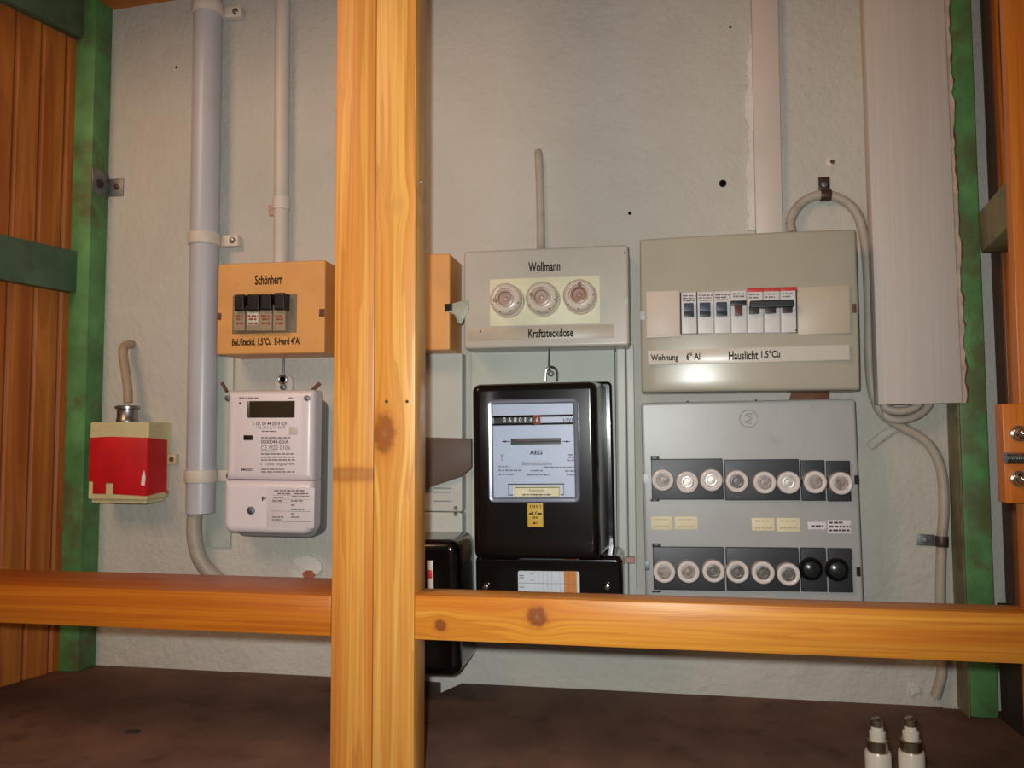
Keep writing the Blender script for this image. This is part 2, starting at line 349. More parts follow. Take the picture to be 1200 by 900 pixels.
def lettering(fr, body, r, Y, mat=None, name='lettering', parent=None, bold=.0, label=None):   # flat printed letters filling the rectangle r
    c = bpy.data.curves.new('letters', 'FONT'); c.body = body; c.size = 1; c.offset = bold; c.extrude = 0; c.resolution_u = 4
    o = bpy.data.objects.new('letters', c); COL.objects.link(o)
    bpy.context.view_layer.update(); dg = bpy.context.evaluated_depsgraph_get()
    me = bpy.data.meshes.new_from_object(o.evaluated_get(dg)); bpy.data.objects.remove(o); bpy.data.curves.remove(c)
    x0, x1, z0, z1 = fr.rect(*r, Y) if fr else r
    xs = [v.co.x for v in me.vertices]; ys = [v.co.y for v in me.vertices]; a, b, e, f = min(xs), max(xs), min(ys), max(ys)
    for v in me.vertices: v.co = (x0+(v.co.x-a)/(b-a)*(x1-x0), Y, z0+(v.co.y-e)/max(f-e, 1e-6)*(z1-z0))
    me.name = name; me.materials.clear(); me.materials.append(mat or M['ink']); ob = bpy.data.objects.new(name, me); COL.objects.link(ob); ob.parent = parent or fr.e
    if label: ob['label'] = label
    return ob
def print_rows(fr, rows, Y, mat, parent=None, name='small_print', h=1.7, seed=1):      # unreadable small print: rows of word-long dashes
    rng = random.Random(seed); mb = MB()
    for (xa, xb, y) in rows:
        x = xa
        while x < xb-1:
            l = min(rng.uniform(2.2, 6.5), xb-x); a0, a1, c0, c1 = fr.rect(x, y-h/2, x+l, y+h/2, Y)
            mb.box(a0, a1, Y, Y+.0001, c0, c1); x += l+rng.uniform(.7, 1.3)
    o = mb.build(name, mat, parent or fr.e); o['kind'] = 'stuff'; return o

# ------------------------------------------------------------------ the setting
wall = tag(MB().box(-1.15, .85, 0, .05, -.12, 1.25).build('wall_back', M['wall']), 'rough off-white plastered back wall behind the meters', 'wall', kind='structure')
# ledge: a brown board along the wall with two corner cut-outs
n1, n2, n3, n4 = fl_at(506, 812), fl_at(538, 797), fl_at(1096, 818), fl_at(1106, 829.5)
poly = [(-1.0, -.36), (.70, -.36), (.70, n4.y), (n4.x, n4.y), (n3.x, n3.y), (n3.x-.004, -.0005), (n2.x+.006, -.0005), (n2.x-.012, n1.y), (n1.x, n1.y), (n1.x, -.0005), (-1.0, -.0005)]
floor = tag(MB().prism(poly, -.02, 0, 'Z').build('floor', M['ledge'], bevel=.001), 'dark brown hardboard ledge across the bottom below the meters', 'ledge', kind='structure')
ceil = tag(MB().box(-1.05, .8, -.32, 0, .918, .94).build('ceiling', M['ceil']), 'orange pine board overhead at the top left', 'ceiling', kind='structure')
ceil.rotation_euler = (0, math.radians(-3.0), 0); ceil.location = (0, 0, .036)

# left: green post, pine planks running towards the viewer, two green cross rails
bl, br = at(82, 297, -.035), at(104, 297, -.035)
tag(MB().box(bl.x, at(125, 300, 0).x, -.035, 0, 0, 1.0).build('trim_1', M['green'], bevel=.0015), 'green painted wooden post in the left corner by the planks', 'post', kind='structure')
TH = math.radians(14); LD = Vector((-math.sin(TH), -math.cos(TH), 0)); LN = Vector((math.cos(TH), -math.sin(TH), 0))
L0 = Vector((bl.x, -.030, 0))
def along(s, n, z): q = L0+LD*s+LN*n; return (q.x, q.y, z)
def slab(mb, s0, s1, n0, n1, z0, z1, ch=0):
    prof = [(s0, n0), (s1, n0), (s1, n1-ch), (s1-ch, n1), (s0+ch, n1), (s0, n1-ch)] if ch else [(s0, n0), (s1, n0), (s1, n1), (s0, n1)]
    k = len(prof); vs = [along(a, b, z0) for a, b in prof]+[along(a, b, z1) for a, b in prof]
    return mb.add(vs, [tuple(range(k-1, -1, -1)), tuple(range(k, 2*k))]+[(i, (i+1) % k, k+(i+1) % k, k+i) for i in range(k)])
wl = tag(slab(MB(), -.02, .32, -.03, -.018, 0, 1.0).build('wall_left', M['plank']), 'orange pine plank side wall at the left edge', 'wall', kind='structure')
s = -.022
for k in range(9):
    slab(MB(), s+.0006, s+.0354, -.018, -.003, 0, .99, .003).build('plank', M['plank'], wl); s += .036
zr0, zr1 = at(80, 343, -.035).z, at(80, 295, -.035).z
tag(slab(MB(), -.004, .32, -.003, .012, zr0, zr1).build('trim_2', M['green_d'], bevel=.001), 'dull green horizontal rail across the left planks', 'rail', kind='structure')
zt = at(93, 45, -.035).z
tag(slab(MB(), -.004, .32, -.003, .012, zt, zt+.06).build('trim_3', M['green_d'], bevel=.001), 'dull green rail at the top of the left planks', 'rail', kind='structure')

# right: green post, brace towards the front, low dark side board
g0, g1 = at(1131, 600, -.035).x, at(1162, 600, -.035).x
gp = [(g0, 0), (g1, 0), (g1-.0, 1.0), (g0+.0, 1.0)]
gpo = tag(MB().box(g0-.002, g1, -.035, 0, 0, 1.0).build('trim_4', M['green'], bevel=.003), 'green painted wooden post on the right beside the white board', 'post', kind='structure')
MB().box(g0-.0034, g0-.0021, -.034, -.0002, 0, 1.0).build('bare_side', M['olive'], gpo, label='unpainted olive side of the post')
a0, a1, b0, b1 = at(1146, 250, -.036), at(1150, 296, -.036), at(1181, 209, -.2965), at(1184, 263, -.2965)
mb = MB(); dx = Vector((.03, .004, 0)); vs = [a0, a1, b1, b0]; mb.add(vs+[q+dx for q in vs], [(0, 1, 2, 3), (7, 6, 5, 4), (0, 3, 7, 4), (1, 5, 6, 2), (0, 4, 5, 1), (3, 2, 6, 7)])
tag(mb.build('trim_5', M['brace'], bevel=.001), 'olive wooden brace running forward from the right green post', 'brace', kind='structure')
tag(MB().box(g1+.001, g1+.014, -.27, -.036, 0, .125).build('trim_6', M['darkwood'], bevel=.001), 'dark low side board behind the rail at the right end', 'board', kind='structure')
q0, q1 = at(1161, 0, -.026), at(1188, 620, -.026)
dxp = (q1.x-q0.x)/(q1.z-q0.z); xb0, xb1 = q0.x+(0-q0.z)*dxp, q0.x+(1-q0.z)*dxp
po = tag(MB().prism([(xb0, 0), (xb0+.06, 0), (xb1+.06, 1.0), (xb1, 1.0)], -.026, -.0005).build('trim_7', M['pine_d'], bevel=.001), 'brown wooden post at the far right behind the olive brace', 'post', kind='structure')
MB().prism([(xb0-.0015, 0), (xb0-.0001, 0), (xb1-.0001, 1.0), (xb1-.0015, 1.0)], -.0255, -.0006).build('dark_side', M['sidebrown'], po)  # thin dark brown sheet covering the post's left side face
MB().prism([(xb0+.003, 0), (xb0+.006, 0), (xb1+.006, 1.0), (xb1+.003, 1.0)], -.0290, -.0262).build('edge_bead', M['pine_j'], po)
# plaster scars on the wall: ridge along the duct, gouge with brick, holes
def blob(px, py, rx, ry, Y0, Y1, mat, name, parent, n=11, jag=.35, seed=0):
    rng = random.Random(seed); c = at(px, py, 0); poly = []
    for i in range(n):
        a = 2*math.pi*i/n; k = 1+rng.uniform(-jag, jag); poly.append((c.x+rx*k*math.cos(a), c.z+ry*k*math.sin(a)))
    return MB().prism(poly, Y0, Y1).build(name, mat, parent, .0004)
rng = random.Random(3); L = []; R_ = []; wd = 4.0
for i in range(70):
    y = -5+i*3.98; wd = min(max(wd+rng.uniform(-2.4, 2.4), 1.2), 11); a = at(881.2+y*.019-wd*(1 if y > 60 else .6), y, -.003); b = at(882+y*.019, y, -.003); L.append((a.x, a.z)); R_.append((b.x, b.z))
MB().prism(L+R_[::-1], -.003, 0.001).build('plaster_ridge', M['patch'], wall, label='chipped white plaster ridge beside the duct')
blob(360, 666, .020, .014, -.004, .001, M['patch'], 'plaster_patch', wall, 13, .35, 5)
blob(362, 673, .009, .006, -.0055, 0, M['brick'], 'brick_chip', wall, 7, .3, 6)
blob(1071, 806, .006, .008, -.004, .001, M['patch'], 'plaster_patch', wall, 9, .5, 9)
def disc(px, py, r, mat, name, Y=-.0015, label=None):
    c = at(px, py, 0); MB().lathe((c.x, 0, c.z), [(r, .001), (r, Y*.6), (r*.7, Y)], 14).build(name, mat, wall, label=label)
disc(847, 215, .0045, M['black_hole'], 'wall_hole'); disc(738, 250, .0022, M['black_hole'], 'wall_hole', -.0008); disc(856, 32, .0014, M['black_hole'], 'wall_hole', -.0008); disc(207, 79, .0018, M['black_hole'], 'wall_hole', -.0008)
disc(973, 189, .0055, M['band'], 'wall_plug', -.002); disc(975, 190, .0028, M['slotbrown'], 'wall_hole', -.003)

# ------------------------------------------------------------------ timber frame in front
xl, xm, xr = -.2851, -.2462, -.2078
tf = empty('timber_frame', (xm, -.29, 0), 'varnished orange pine frame of post and cross rails standing before the meters', 'frame')
def part(mb, name, mat, bevel=.0012, label=None):      # frame parts keep world-sized coordinates for the grain
    o = mb.build(name, mat, tf, bevel, label); o.matrix_parent_inverse = Matrix.Translation(-tf.location); return o
part(MB().box(xl, xm-.00025, -.31, -.275, 0, 1.0), 'post_batten', M['pine_a'], label='left half of the double pine post')
part(MB().box(xm+.00025, xr, -.31, -.275, 0, 1.0), 'post_batten', M['pine_b'], label='right half of the double pine post')
zb, zt_ = .1308, .1668
part(MB().box(-.826, xl-.0002, -.31, -.226, zb, zt_), 'rail', M['pine_l'], label='left pine cross rail')
part(MB().box(xr+.0002, .36, -.31, -.278, .1309, .1697), 'rail', M['pine_r'], label='right pine cross rail with knots')
ja, jb_ = at(1178, 0, -.31), at(1200, 640, -.31)
def jamb_x(z): return ja.x+(jb_.x-ja.x)*(z-ja.z)/(jb_.z-ja.z)
def jamb_seg(mb, za, zb2): return mb.prism([(jamb_x(za), za), (.37, za), (.37, zb2), (jamb_x(zb2), zb2)], -.31, -.298)
part(jamb_seg(jamb_seg(MB(), .1700, 1.0), 0, .1306), 'jamb', M['pine_j'], label='orange pine jamb at the right edge')
hx = at(1176, 530, -.325).x
hb = part(MB().box(hx, hx+.06, -.325, -.3105, at(1180, 590, -.325).z, at(1180, 473, -.325).z), 'hinge_block', M['pine_j'], .0015, 'orange block carrying the bolts')
def sub(mb, name, mat, label=None):
    o = mb.build(name, mat, hb, 0, label); return o
for py in (508, 561):
    c = at(1193, py, -.325)
    sub(MB().lathe(c, [(.0062, 0), (.0062, -.003), (.0048, -.0035), (.0048, -.007), (.0036, -.0105), (.0015, -.0122), (.0003, -.0124)], 16), 'cap_nut', M['chrome'], 'shiny cap nut')
c = at(1178, 537, -.329); prof = []
for i in range(30): prof += [(.0046, i*.0016), (.0036, i*.0016+.0008)]
sub(MB().lathe(c, prof, 14, 'X'), 'threaded_rod', M['steel'], 'threaded steel rod')
for px in (453, 477):
    c = at(px, 470.5, -.31); MB().lathe(c, [(.0017, .0005), (.0015, -.0003), (.0006, -.0004)], 10).build('nail_head', M['clipd'], tf).matrix_parent_inverse = Matrix.Translation(-tf.location)
# a small nail in the post's right face
MB().lathe((xr, -.292, at(494, 213, -.292).z), [(.0018, 0), (.0018, .0008), (.0008, .001)], 10, 'X').build('nail_head', M['steel'], tf).matrix_parent_inverse = Matrix.Translation(-tf.location)

# ------------------------------------------------------------------ pipes on the left
def clampring(mb, c0, r, h, ear, t=.0018):
    pr = [(r, -h/2), (r+t, -h/2), (r+t, h/2), (r, h/2)]
    mb.lathe(c0, pr, 28, 'Z'); return mb
top, bot = at(244.5, -40, -.022), at(234.8, 601, -.022)
pr_ = .0186
cp = empty('conduit_pipe', bot, 'thick pale grey plastic pipe with cream clamps left of the white meter', 'pipe', math.atan2(top.x-bot.x, top.z-bot.z))
H = (top-bot).length
MB().lathe((0, 0, 0), [(pr_-.004, .002), (pr_-.003, 0), (pr_, 0), (pr_, H)], 36, 'Z').build('pipe_tube', M['pipe'], cp)
for py in (12, 281, 558):
    z = at(240, py, -.022).z-bot.z
    cl = MB().lathe((0, 0, z), [(pr_+.0002, -.008), (pr_+.0022, -.008), (pr_+.0022, .008), (pr_+.0002, .008)], 36, 'Z').box(pr_, pr_+.024, .010, .0205, z-.0075, z+.0075).build('pipe_clamp', M['band'], cp, .0006)
    MB().lathe((pr_+.016, .010, z), [(.0042, 0), (.0042, -.001), (.003, -.0022), (.0004, -.0026)], 16).build('clamp_screw', M['steel'], cl)
pts = [at(231, 596, -.022), at(228, 604, -.022), at(228, 630, -.022), at(234, 655, -.022), at(247, 672, -.02), at(268, 688, -.014), at(292, 700, .004)]
tag(MB().tube(pts, .0098).build('thick_cable', M['cable']), 'thick grey cable curving out of the bottom of the wide pipe', 'cable')
top, bot = at(331.5, -30, -.012), at(329, 312, -.012)
tc = empty('thin_conduit', bot, 'thin white conduit running down the wall to the box with four switches', 'pipe', math.atan2(top.x-bot.x, top.z-bot.z)); H = (top-bot).length
MB().lathe((0, 0, 0), [(.0098, 0), (.0098, H)], 28, 'Z').build('conduit_tube', M['conduit'], tc)
z = at(328, 239, -.012).z-bot.z
k = MB().lathe((0, 0, z), [(.0099, -.008), (.0112, -.008), (.0112, .008), (.0099, .008)], 28, 'Z').build('conduit_clamp', M['band'], tc)
MB().box(-.0225, -.0105, .008, .0118, z-.012, z+.002).build('clamp_tab', M['pinktab'], k, .0008, 'pinkish clamp tab')
x0, x1 = at(243, 500, -.004).x, at(272, 500, -.004).x
tag(MB().box(x0, x1, -.004, 0, at(250, 641, 0).z, at(250, 413, 0).z).build('backing_strip', M['boardg'], bevel=.0006), 'pale green backing strip on the wall behind the white meter', 'board')

# ------------------------------------------------------------------ metal bracket on the left post
c = at(116, 215, -.02); xb = at(125, 300, 0).x
br_ = empty('angle_bracket', (xb, 0, c.z), 'small grey metal angle bracket joining left green post to wall', 'bracket')
MB().box(.0002, .0016, -.035, -.001, -.016, .018).build('post_plate', M['galv'], br_, .0004)
MB().box(.0002, .024, -.0018, -.0003, -.013, .012).build('wall_plate', M['galv'], br_, .0004)
MB().lathe((.0016, -.020, 0), [(.006, 0), (.006, .0016), (.003, .002)], 12, 'X').build('bolt_head', M['clipd'], br_)
MB().lathe((.014, -.0018, 0), [(.004, 0), (.004, -.0014), (.002, -.002)], 12).build('bolt_head', M['clipd'], br_)

# ------------------------------------------------------------------ red junction box
fr = Frame('power_socket_box', [(105, 496), (174, 493), (172, 588), (103, 584)], -.05, 'old cream junction box with torn red cover on the left wall', 'junction box')
E_ = fr.e
MB().rbox(fr.x0, fr.x1, fr.z0, fr.z1, 0, -.05, .003, .002).build('box_body', M['creamold'], E_)
zt2 = fr.p(140, 512, -.05).z; zb2 = fr.p(140, 579, -.05).z; zb3 = fr.p(120, 566, -.05).z
xA, xB = fr.p(106, 540, -.05).x, fr.x1+.0008; t1, t2 = fr.p(122, 540, -.05).x, fr.p(126, 540, -.05).x+.010
xc = fr.x0+.002
poly = [(xA-.001, zt2-.001), (fr.x0+.03, zt2+.0005), (xB, zt2-.001), (xB, zb2-.002), (t2, zb2), (t2, zb3), (t1+.004, zb3), (t1+.004, zb2), (xc+.006, zb2), (xc+.006, zb3+.002), (xA-.001, zb3+.002)]
MB().prism(poly, -.0515, -.0501).build('red_cover', M['redcover'], E_, .0002, 'torn red cover on the front')
yz = lambda a: a
mb = MB(); x_ = fr.x1+.0002
side = [(-.0515, zt2-.001), (-.010, zt2-.004), (-.008, zb2+.004), (-.004, zb2-.002), (-.018, zb2+.001), (-.0515, zb2-.002)]
mb.add([(x_, a, b) for a, b in side]+[(x_+.0012, a, b) for a, b in side], [tuple(range(5, -1, -1)), tuple(range(6, 12))]+[(i, (i+1) % 6, 6+(i+1) % 6, 6+i) for i in range(6)])
mb.build('red_side', M['redcover'], E_, 0, 'torn red cover round the right side')
q = fr.p(168, 561, -.0517); MB().prism([(q.x-.003, q.z-.008), (q.x+.002, q.z-.009), (q.x+.003, q.z+.002), (q.x+.001, q.z+.011), (q.x-.002, q.z+.004)], -.0519, -.0514).build('torn_spot', M['white'], E_, 0, 'pale torn spot')
MB().box(fr.x1-.002, fr.x1+.013, -.008, 0, (fr.z0+fr.z1)/2-.006, (fr.z0+fr.z1)/2+.008).build('mounting_ear', M['creamold'], E_, .001)
MB().lathe((fr.x1+.007, -.008, (fr.z0+fr.z1)/2+.001), [(.0035, 0), (.003, -.001), (.0006, -.0012)], 12).build('ear_screw', M['rust'], E_)
MB().rbox(fr.x0+.002, fr.x1-.004, fr.z0-.005, fr.z0+.001, -.004, -.046, .002, .002).build('base_lip', M['creamold'], E_)
gx = fr.p(149, 490, -.026)
MB().lathe((gx.x, -.026, fr.z1), [(.0135, 0), (.0135, .004), (.0128, .005), (.0128, .017), (.0155, .018), (.0155, .021), (.012, .0225), (.011, .019), (.004, .019)], 28, 'Z').build('cable_gland', M['steel'], E_)
pts = [fr.p(150, 472, -.026), fr.p(149.5, 455, -.026), fr.p(147, 435, -.026), fr.p(144, 415, -.024), fr.p(146, 406, -.018), fr.p(152, 403.5, -.008), fr.p(156, 404, .004)]
MB().tube(pts, .0058).build('supply_cable', M['cabletan'], E_)

# ------------------------------------------------------------------ ochre box with four switches
def slots(fr, l, r, Y, mats):
    for q, m in zip((l, r), mats): fr.plate('lid_slot', m, q, Y, .001)
Y = -.062
fr = Frame('fuse_box', [(254.8, 309.7), (380, 304.3), (381.5, 413.6), (253.8, 415.6)], Y, 'ochre box with four black switches beneath the thin conduit', 'fuse box', 'ochre boxes')
MB().rbox(fr.x0, fr.x1, fr.z0, fr.z1, 0, Y, .0025, .0022).build('box_cover', M['ochre'], fr.e)
fr.plate('switch_recess', M['recess'], (272.8, 346.3, 347.3, 389.5), Y-.0006, .0008)
Yt = Y-.016
for i, (a, b, t, bt) in enumerate(((274.5, 285.6, 345, 364), (289.6, 303, 344.5, 363.8), (305, 317.4, 344, 363), (321, 333, 343, 363))):
    x0, x1, z0, z1 = fr.rect(a-1.2, t+14, b+1.0, 387.5, Y-.010)
    bo = MB().rbox(x0+.0002, x1-.0002, z0, z1, Y, Y-.010, .001, .001).build('switch_body', M['clearcase'], fr.e)
    x0, x1, z0, z1 = fr.rect(a, t, b, bt, Yt)
    MB().rbox(x0, x1, z0, z1, Y-.0008, Yt, .0012, .0015).build('switch_toggle', M['blackp'], bo, label='black toggle')
    print_rows(fr, [(a+1, b-1, 370.5), (a+2, b-2, 374), (a+1.5, b-1, 379)], Y-.0102, M['redprint'], bo, 'red_marking', 2.2, i)
    if i == 1: fr.plate('paper_label', M['tape'], (a+.5, 366.5, b-.5, 380.5), Y-.0101, .0001, bo)
lettering(fr, 'Schönherr', (299, 322.5, 331, 333), Y-.0002, bold=.026)
lettering(fr, 'Bel./Steckd. 1,5°Cu  E-Herd 4°Al', (272, 396.5, 351.5, 405), Y-.0002, bold=.03)
slots(fr, (254.8, 367, 259.3, 375), (374, 362, 380.3, 371), Y-.0003, (M['slotbrown'], M['slotbrown']))

# ------------------------------------------------------------------ second ochre box, mostly hidden by the post
fr = Frame('fuse_box', [(402, 302), (527, 296.5), (527.5, 410.5), (402, 412.5)], Y, 'ochre box half hidden behind the right edge of the pine post', 'fuse box', 'ochre boxes')
MB().rbox(fr.x0, fr.x1, fr.z0, fr.z1, 0, Y, .0025, .0022).build('box_cover', M['ochre'], fr.e)
slots(fr, (404, 362, 408, 370), (521, 356, 526.5, 365), Y-.0003, (M['slotbrown'], M['char']))
# galvanised latch between the two boxes
c = at(536, 364, -.064); lt = empty('latch_plate', (c.x, -.063, c.z), 'small torn grey metal latch between ochre box and grey box', 'latch')
q = [at(*p, -.066) for p in ((526, 357), (540, 353), (549, 352), (548.5, 363), (541, 380), (537, 379), (533, 369), (526, 366))]
MB().prism([(v.x-c.x, v.z-c.z) for v in q], -.0035, -.0008).build('latch_sheet', M['latch'], lt, .0003)
x = at(529, 360, -.066); MB().box(x.x-c.x-.006, x.x-c.x+.001, -.0045, -.003, x.z-c.z-.004, x.z-c.z+.004).build('latch_hook', M['char'], lt)

# ------------------------------------------------------------------ white electronic meter
Y = -.058
fr = Frame('smart_meter', [(266, 457), (366, 456.5), (366, 627), (259.5, 625)], Y, 'white electronic electricity meter below the ochre switch box', 'meter')
e = fr.e
x0, x1 = fr.x0, fr.x1; zs = fr.p(315, 563, Y).z
MB().rbox(x0+.003, x1-.004, fr.z0-.007, fr.z1-.01, 0, -.0305, .012, .002).build('meter_base', M['greybase'], e, label='grey base plate')
MB().rbox(x0+.001, x1, zs+.0004, fr.z1, -.031, Y, .003, .009, corners=(.004, .004, .001, .001)).build('upper_case', M['meterwhite'], e)
MB().rbox(x0-.0005, x1, fr.z0, zs-.0004, -.031, Y-.001, .012, .009, corners=(.001, .001, .013, .013)).build('terminal_cover', M['meterwhite'], e)
fr.plate('face_label', M['meterlabel'], (276, 464, 352, 555), Y-.0002, .0004)
d = fr.plate('display', M['lcd'], (291, 470, 345, 489.5), Y-.0008, .001, bevel=.0003); 
fr.plate('display_edge', M['steel'], (290, 470, 292, 489.5), Y-.001, .0008, d)
print_rows(fr, [(280, 304, 466.3), (338, 345, 466.3)], Y-.0003, M['print'], h=1.2, seed=2)
lettering(fr, '1 ISK 00 44 0018 029', (297, 494, 336, 498.5), Y-.0003, M['printb'], bold=.01)
lettering(fr, '1 02 312 0174 8059', (300, 499.5, 334, 502.5), Y-.0003, M['print'])
print_rows(fr, [(307, 326, 505.5)], Y-.0003, M['print'], h=1.3, seed=3)
print_rows(fr, [(306, 340, 513), (306, 322, 528.5), (306, 344, 532), (306, 345, 535.8), (306, 346, 539), (306, 333, 550), (306, 345, 553)], Y-.0003, M['print'], h=1.4, seed=4)
lettering(fr, '0000044-E0/A', (306, 515.5, 338, 520), Y-.0003, M['printb'], bold=.01)
lettering(fr, 'CE M22 0106', (306, 522, 340, 527), Y-.0003, M['print'])
lettering(fr, '1 1200 imp/kWh', (306, 542, 345, 546.5), Y-.0003, M['print'], bold=.01)
lettering(fr, 'M0201', (283, 549, 296.5, 552), Y-.0003, M['printb'], bold=.03)
fr.plate('infrared_port', M['blackp'], (285.2, 510, 295.8, 515.8), Y-.0015, .0015, bevel=.0006)
fr.plate('status_light', M['ink'], (280, 471.5, 282.6, 474), Y-.0006, .0006)
fr.plate('square_button', M['band'], (338.5, 500, 348.4, 509.5), Y-.0009, .0009, bevel=.0005)
st = fr.plate('meter_sticker', M['whitelab'], (313, 571, 368, 619), Y-.0014, .0002, bevel=.0001)
print_rows(fr, [(321, 358, 575), (325, 340, 578.5), (345, 362, 578.5), (320, 332, 583), (342, 362, 582), (319, 332, 587), (341, 355, 587), (341, 345, 592), (341, 356, 597), (341, 344, 602), (341, 350, 606), (319, 334, 606), (319, 330, 609)], Y-.0015, M['print'], st, h=1.5, seed=6)
mb = MB()
for yy in (580.5, 585, 589, 599, 611): 
    a0, a1, c0, c1 = fr.rect(319, yy, 364, yy+.4, Y-.0015); mb.box(a0, a1, Y-.0015, Y-.0014, c0, c1)
mb.build('ruled_lines', M['print'], st)
c = fr.p(294.8, 598, Y); MB().lathe((c.x, Y-.0008, c.z), [(.005, .001), (.005, -.002), (.004, -.003), (.002, -.0034)], 20).build('seal_screw', M['galv'], e)
lettering(fr, 'P', (307, 582, 312, 587), Y-.0013, M['ink'], bold=.02)
for px, q in ((266, -1), (360, 1)):
    c = fr.p(px, 466.5, Y); MB().lathe((c.x, Y-.0002+(.002 if q < 0 else 0), c.z), [(.0036, .003), (.0036, -.0012), (.0022, -.002)], 16).build('case_screw', M['galv'], e)
for pa, pb in (((266, 459), (260, 448.5)), ((365, 458), (374.5, 449))):
    MB().tube([fr.p(*pa, -.03), fr.p(*pb, -.03)], .0022, 8, 1).build('seal_tag', M['rust'], e, label='brown seal tag')
c = fr.p(330, 448, -.012)
MB().rbox(c.x-.012, c.x+.012, fr.z1-.004, c.z+.011, 0, -.006, .010, .001).build('hanging_lug', M['band'], e)
prf = [(.0052*1+.0016*math.cos(a), .0016*math.sin(a)) for a in [i*math.pi/4 for i in range(9)]]
MB().lathe((c.x, -.009, c.z+.004), prf, 20).build('seal_ring', M['steel'], e)
MB().tube([fr.p(332, 441, -.009), fr.p(332.5, 430, -.008), fr.p(332.5, 417.5, -.006)], .0015, 8).lathe((c.x+.0005, -.006, c.z-.006), [(.004, 0), (.004, -.004), (.002, -.005)], 14).build('hanging_wire', M['galv'], e)

# ------------------------------------------------------------------ meter boards and hidden black meter
x0, x1 = at(396, 520, -.022).x, at(541.5, 520, -.022).x
mb_ = empty('meter_board', ((x0+x1)/2, 0, at(500, 640, 0).z), 'pale grey meter board showing right of the pine post', 'board'); cz = mb_.location.z; cx = mb_.location.x
z1, zm, z0 = at(520, 414, -.022).z-cz, at(520, 600, -.022).z-cz, at(520, 634, -.022).z-cz-.08
MB().rbox(x0-cx, x1-cx, zm+.0004, z1, 0, -.022, .002, .0015).build('upper_panel', M['board'], mb_)
MB().rbox(x0-cx, x1-cx, z0, zm-.0004, 0, -.022, .004, .0015).build('lower_panel', M['board'], mb_)
for py in (595.5, 602.5):
    c = at(534, py, -.022); MB().lathe((c.x-cx, -.022, c.z-cz), [(.0028, 0), (.002, -.001)], 10).build('panel_screw', M['steel'], mb_)
for py in (572, 576.5, 587):
    q0, q1 = at(508, py, -.0222), at(529, py, -.0222); MB().box(q0.x-cx, q1.x-cx, -.0232, -.0215, q0.z-cz-.0006, q0.z-cz+.0006).build('panel_rib', M['greybase'], mb_)
q = [at(*p, -.026) for p in ((478, 512), (553, 514), (553, 548), (540, 559), (498, 573), (478, 573))]
c = at(515, 540, -.026); bt_ = MB().prism([(v.x-c.x, v.z-c.z) for v in q], -.003, .0038).build('brown_flap', M['browntape'], None, .0005)
bt_.location = (c.x, -.026, c.z); tag(bt_, 'dark brown board strip across the pale meter board beside the black meter', 'strip')
Y = -.105
fr = Frame('black_meter', [(406, 634), (537, 633), (539, 794), (406, 791)], Y, 'black meter mostly hidden behind the pine post near the ledge', 'meter')
MB().rbox(fr.x0, fr.x1, fr.z0, fr.z1, -.0228, Y, .013, .010).build('meter_cover', M['blackm'], fr.e)
MB().rbox(fr.x0+.008, fr.x1-.008, fr.z0+.01, fr.z1-.008, -.0221, -.0227, .004, .001).build('meter_base', M['blackm'], fr.e)
fr.plate('paper_tag', M['tape'], (500, 657, 508, 690), Y-.0006, .0006)
fr.plate('red_mark', M['red'], (500, 668, 506.5, 678), Y-.0009, .0003)

# ------------------------------------------------------------------ board behind the black dial meter
c = at(645, 735, -.018)
bx0, bx1 = at(552, 560, -.018).x, at(741.5, 560, -.018).x
bd = empty('meter_board', (c.x, 0, c.z), 'greenish grey sheet metal meter board behind the black dial meter', 'board'); H = at(645, 406, -.018).z-c.z
MB().rbox(bx0-c.x, at(722, 560, -.018).x-c.x, 0, H, 0, -.018, .001, .001).build('board_sheet', M['boardg'], bd)
a, b_ = at(723.5, 560, -.022).x-c.x, at(735, 560, -.022).x-c.x
MB().rbox(a, b_, 0, H, 0, -.022, .001, .002).build('edge_profile', M['board'], bd)
MB().rbox(b_+.0006, bx1-c.x+.003, 0, H, 0, -.016, .001, .001).build('edge_profile', M['board'], bd)
q = at(736, 655, -.022); MB().box(q.x-c.x-.003, q.x-c.x+.008, -.030, -.0222, q.z-c.z-.004, q.z-c.z+.003).build('corner_tab', M['pinktab'], bd, .0006)

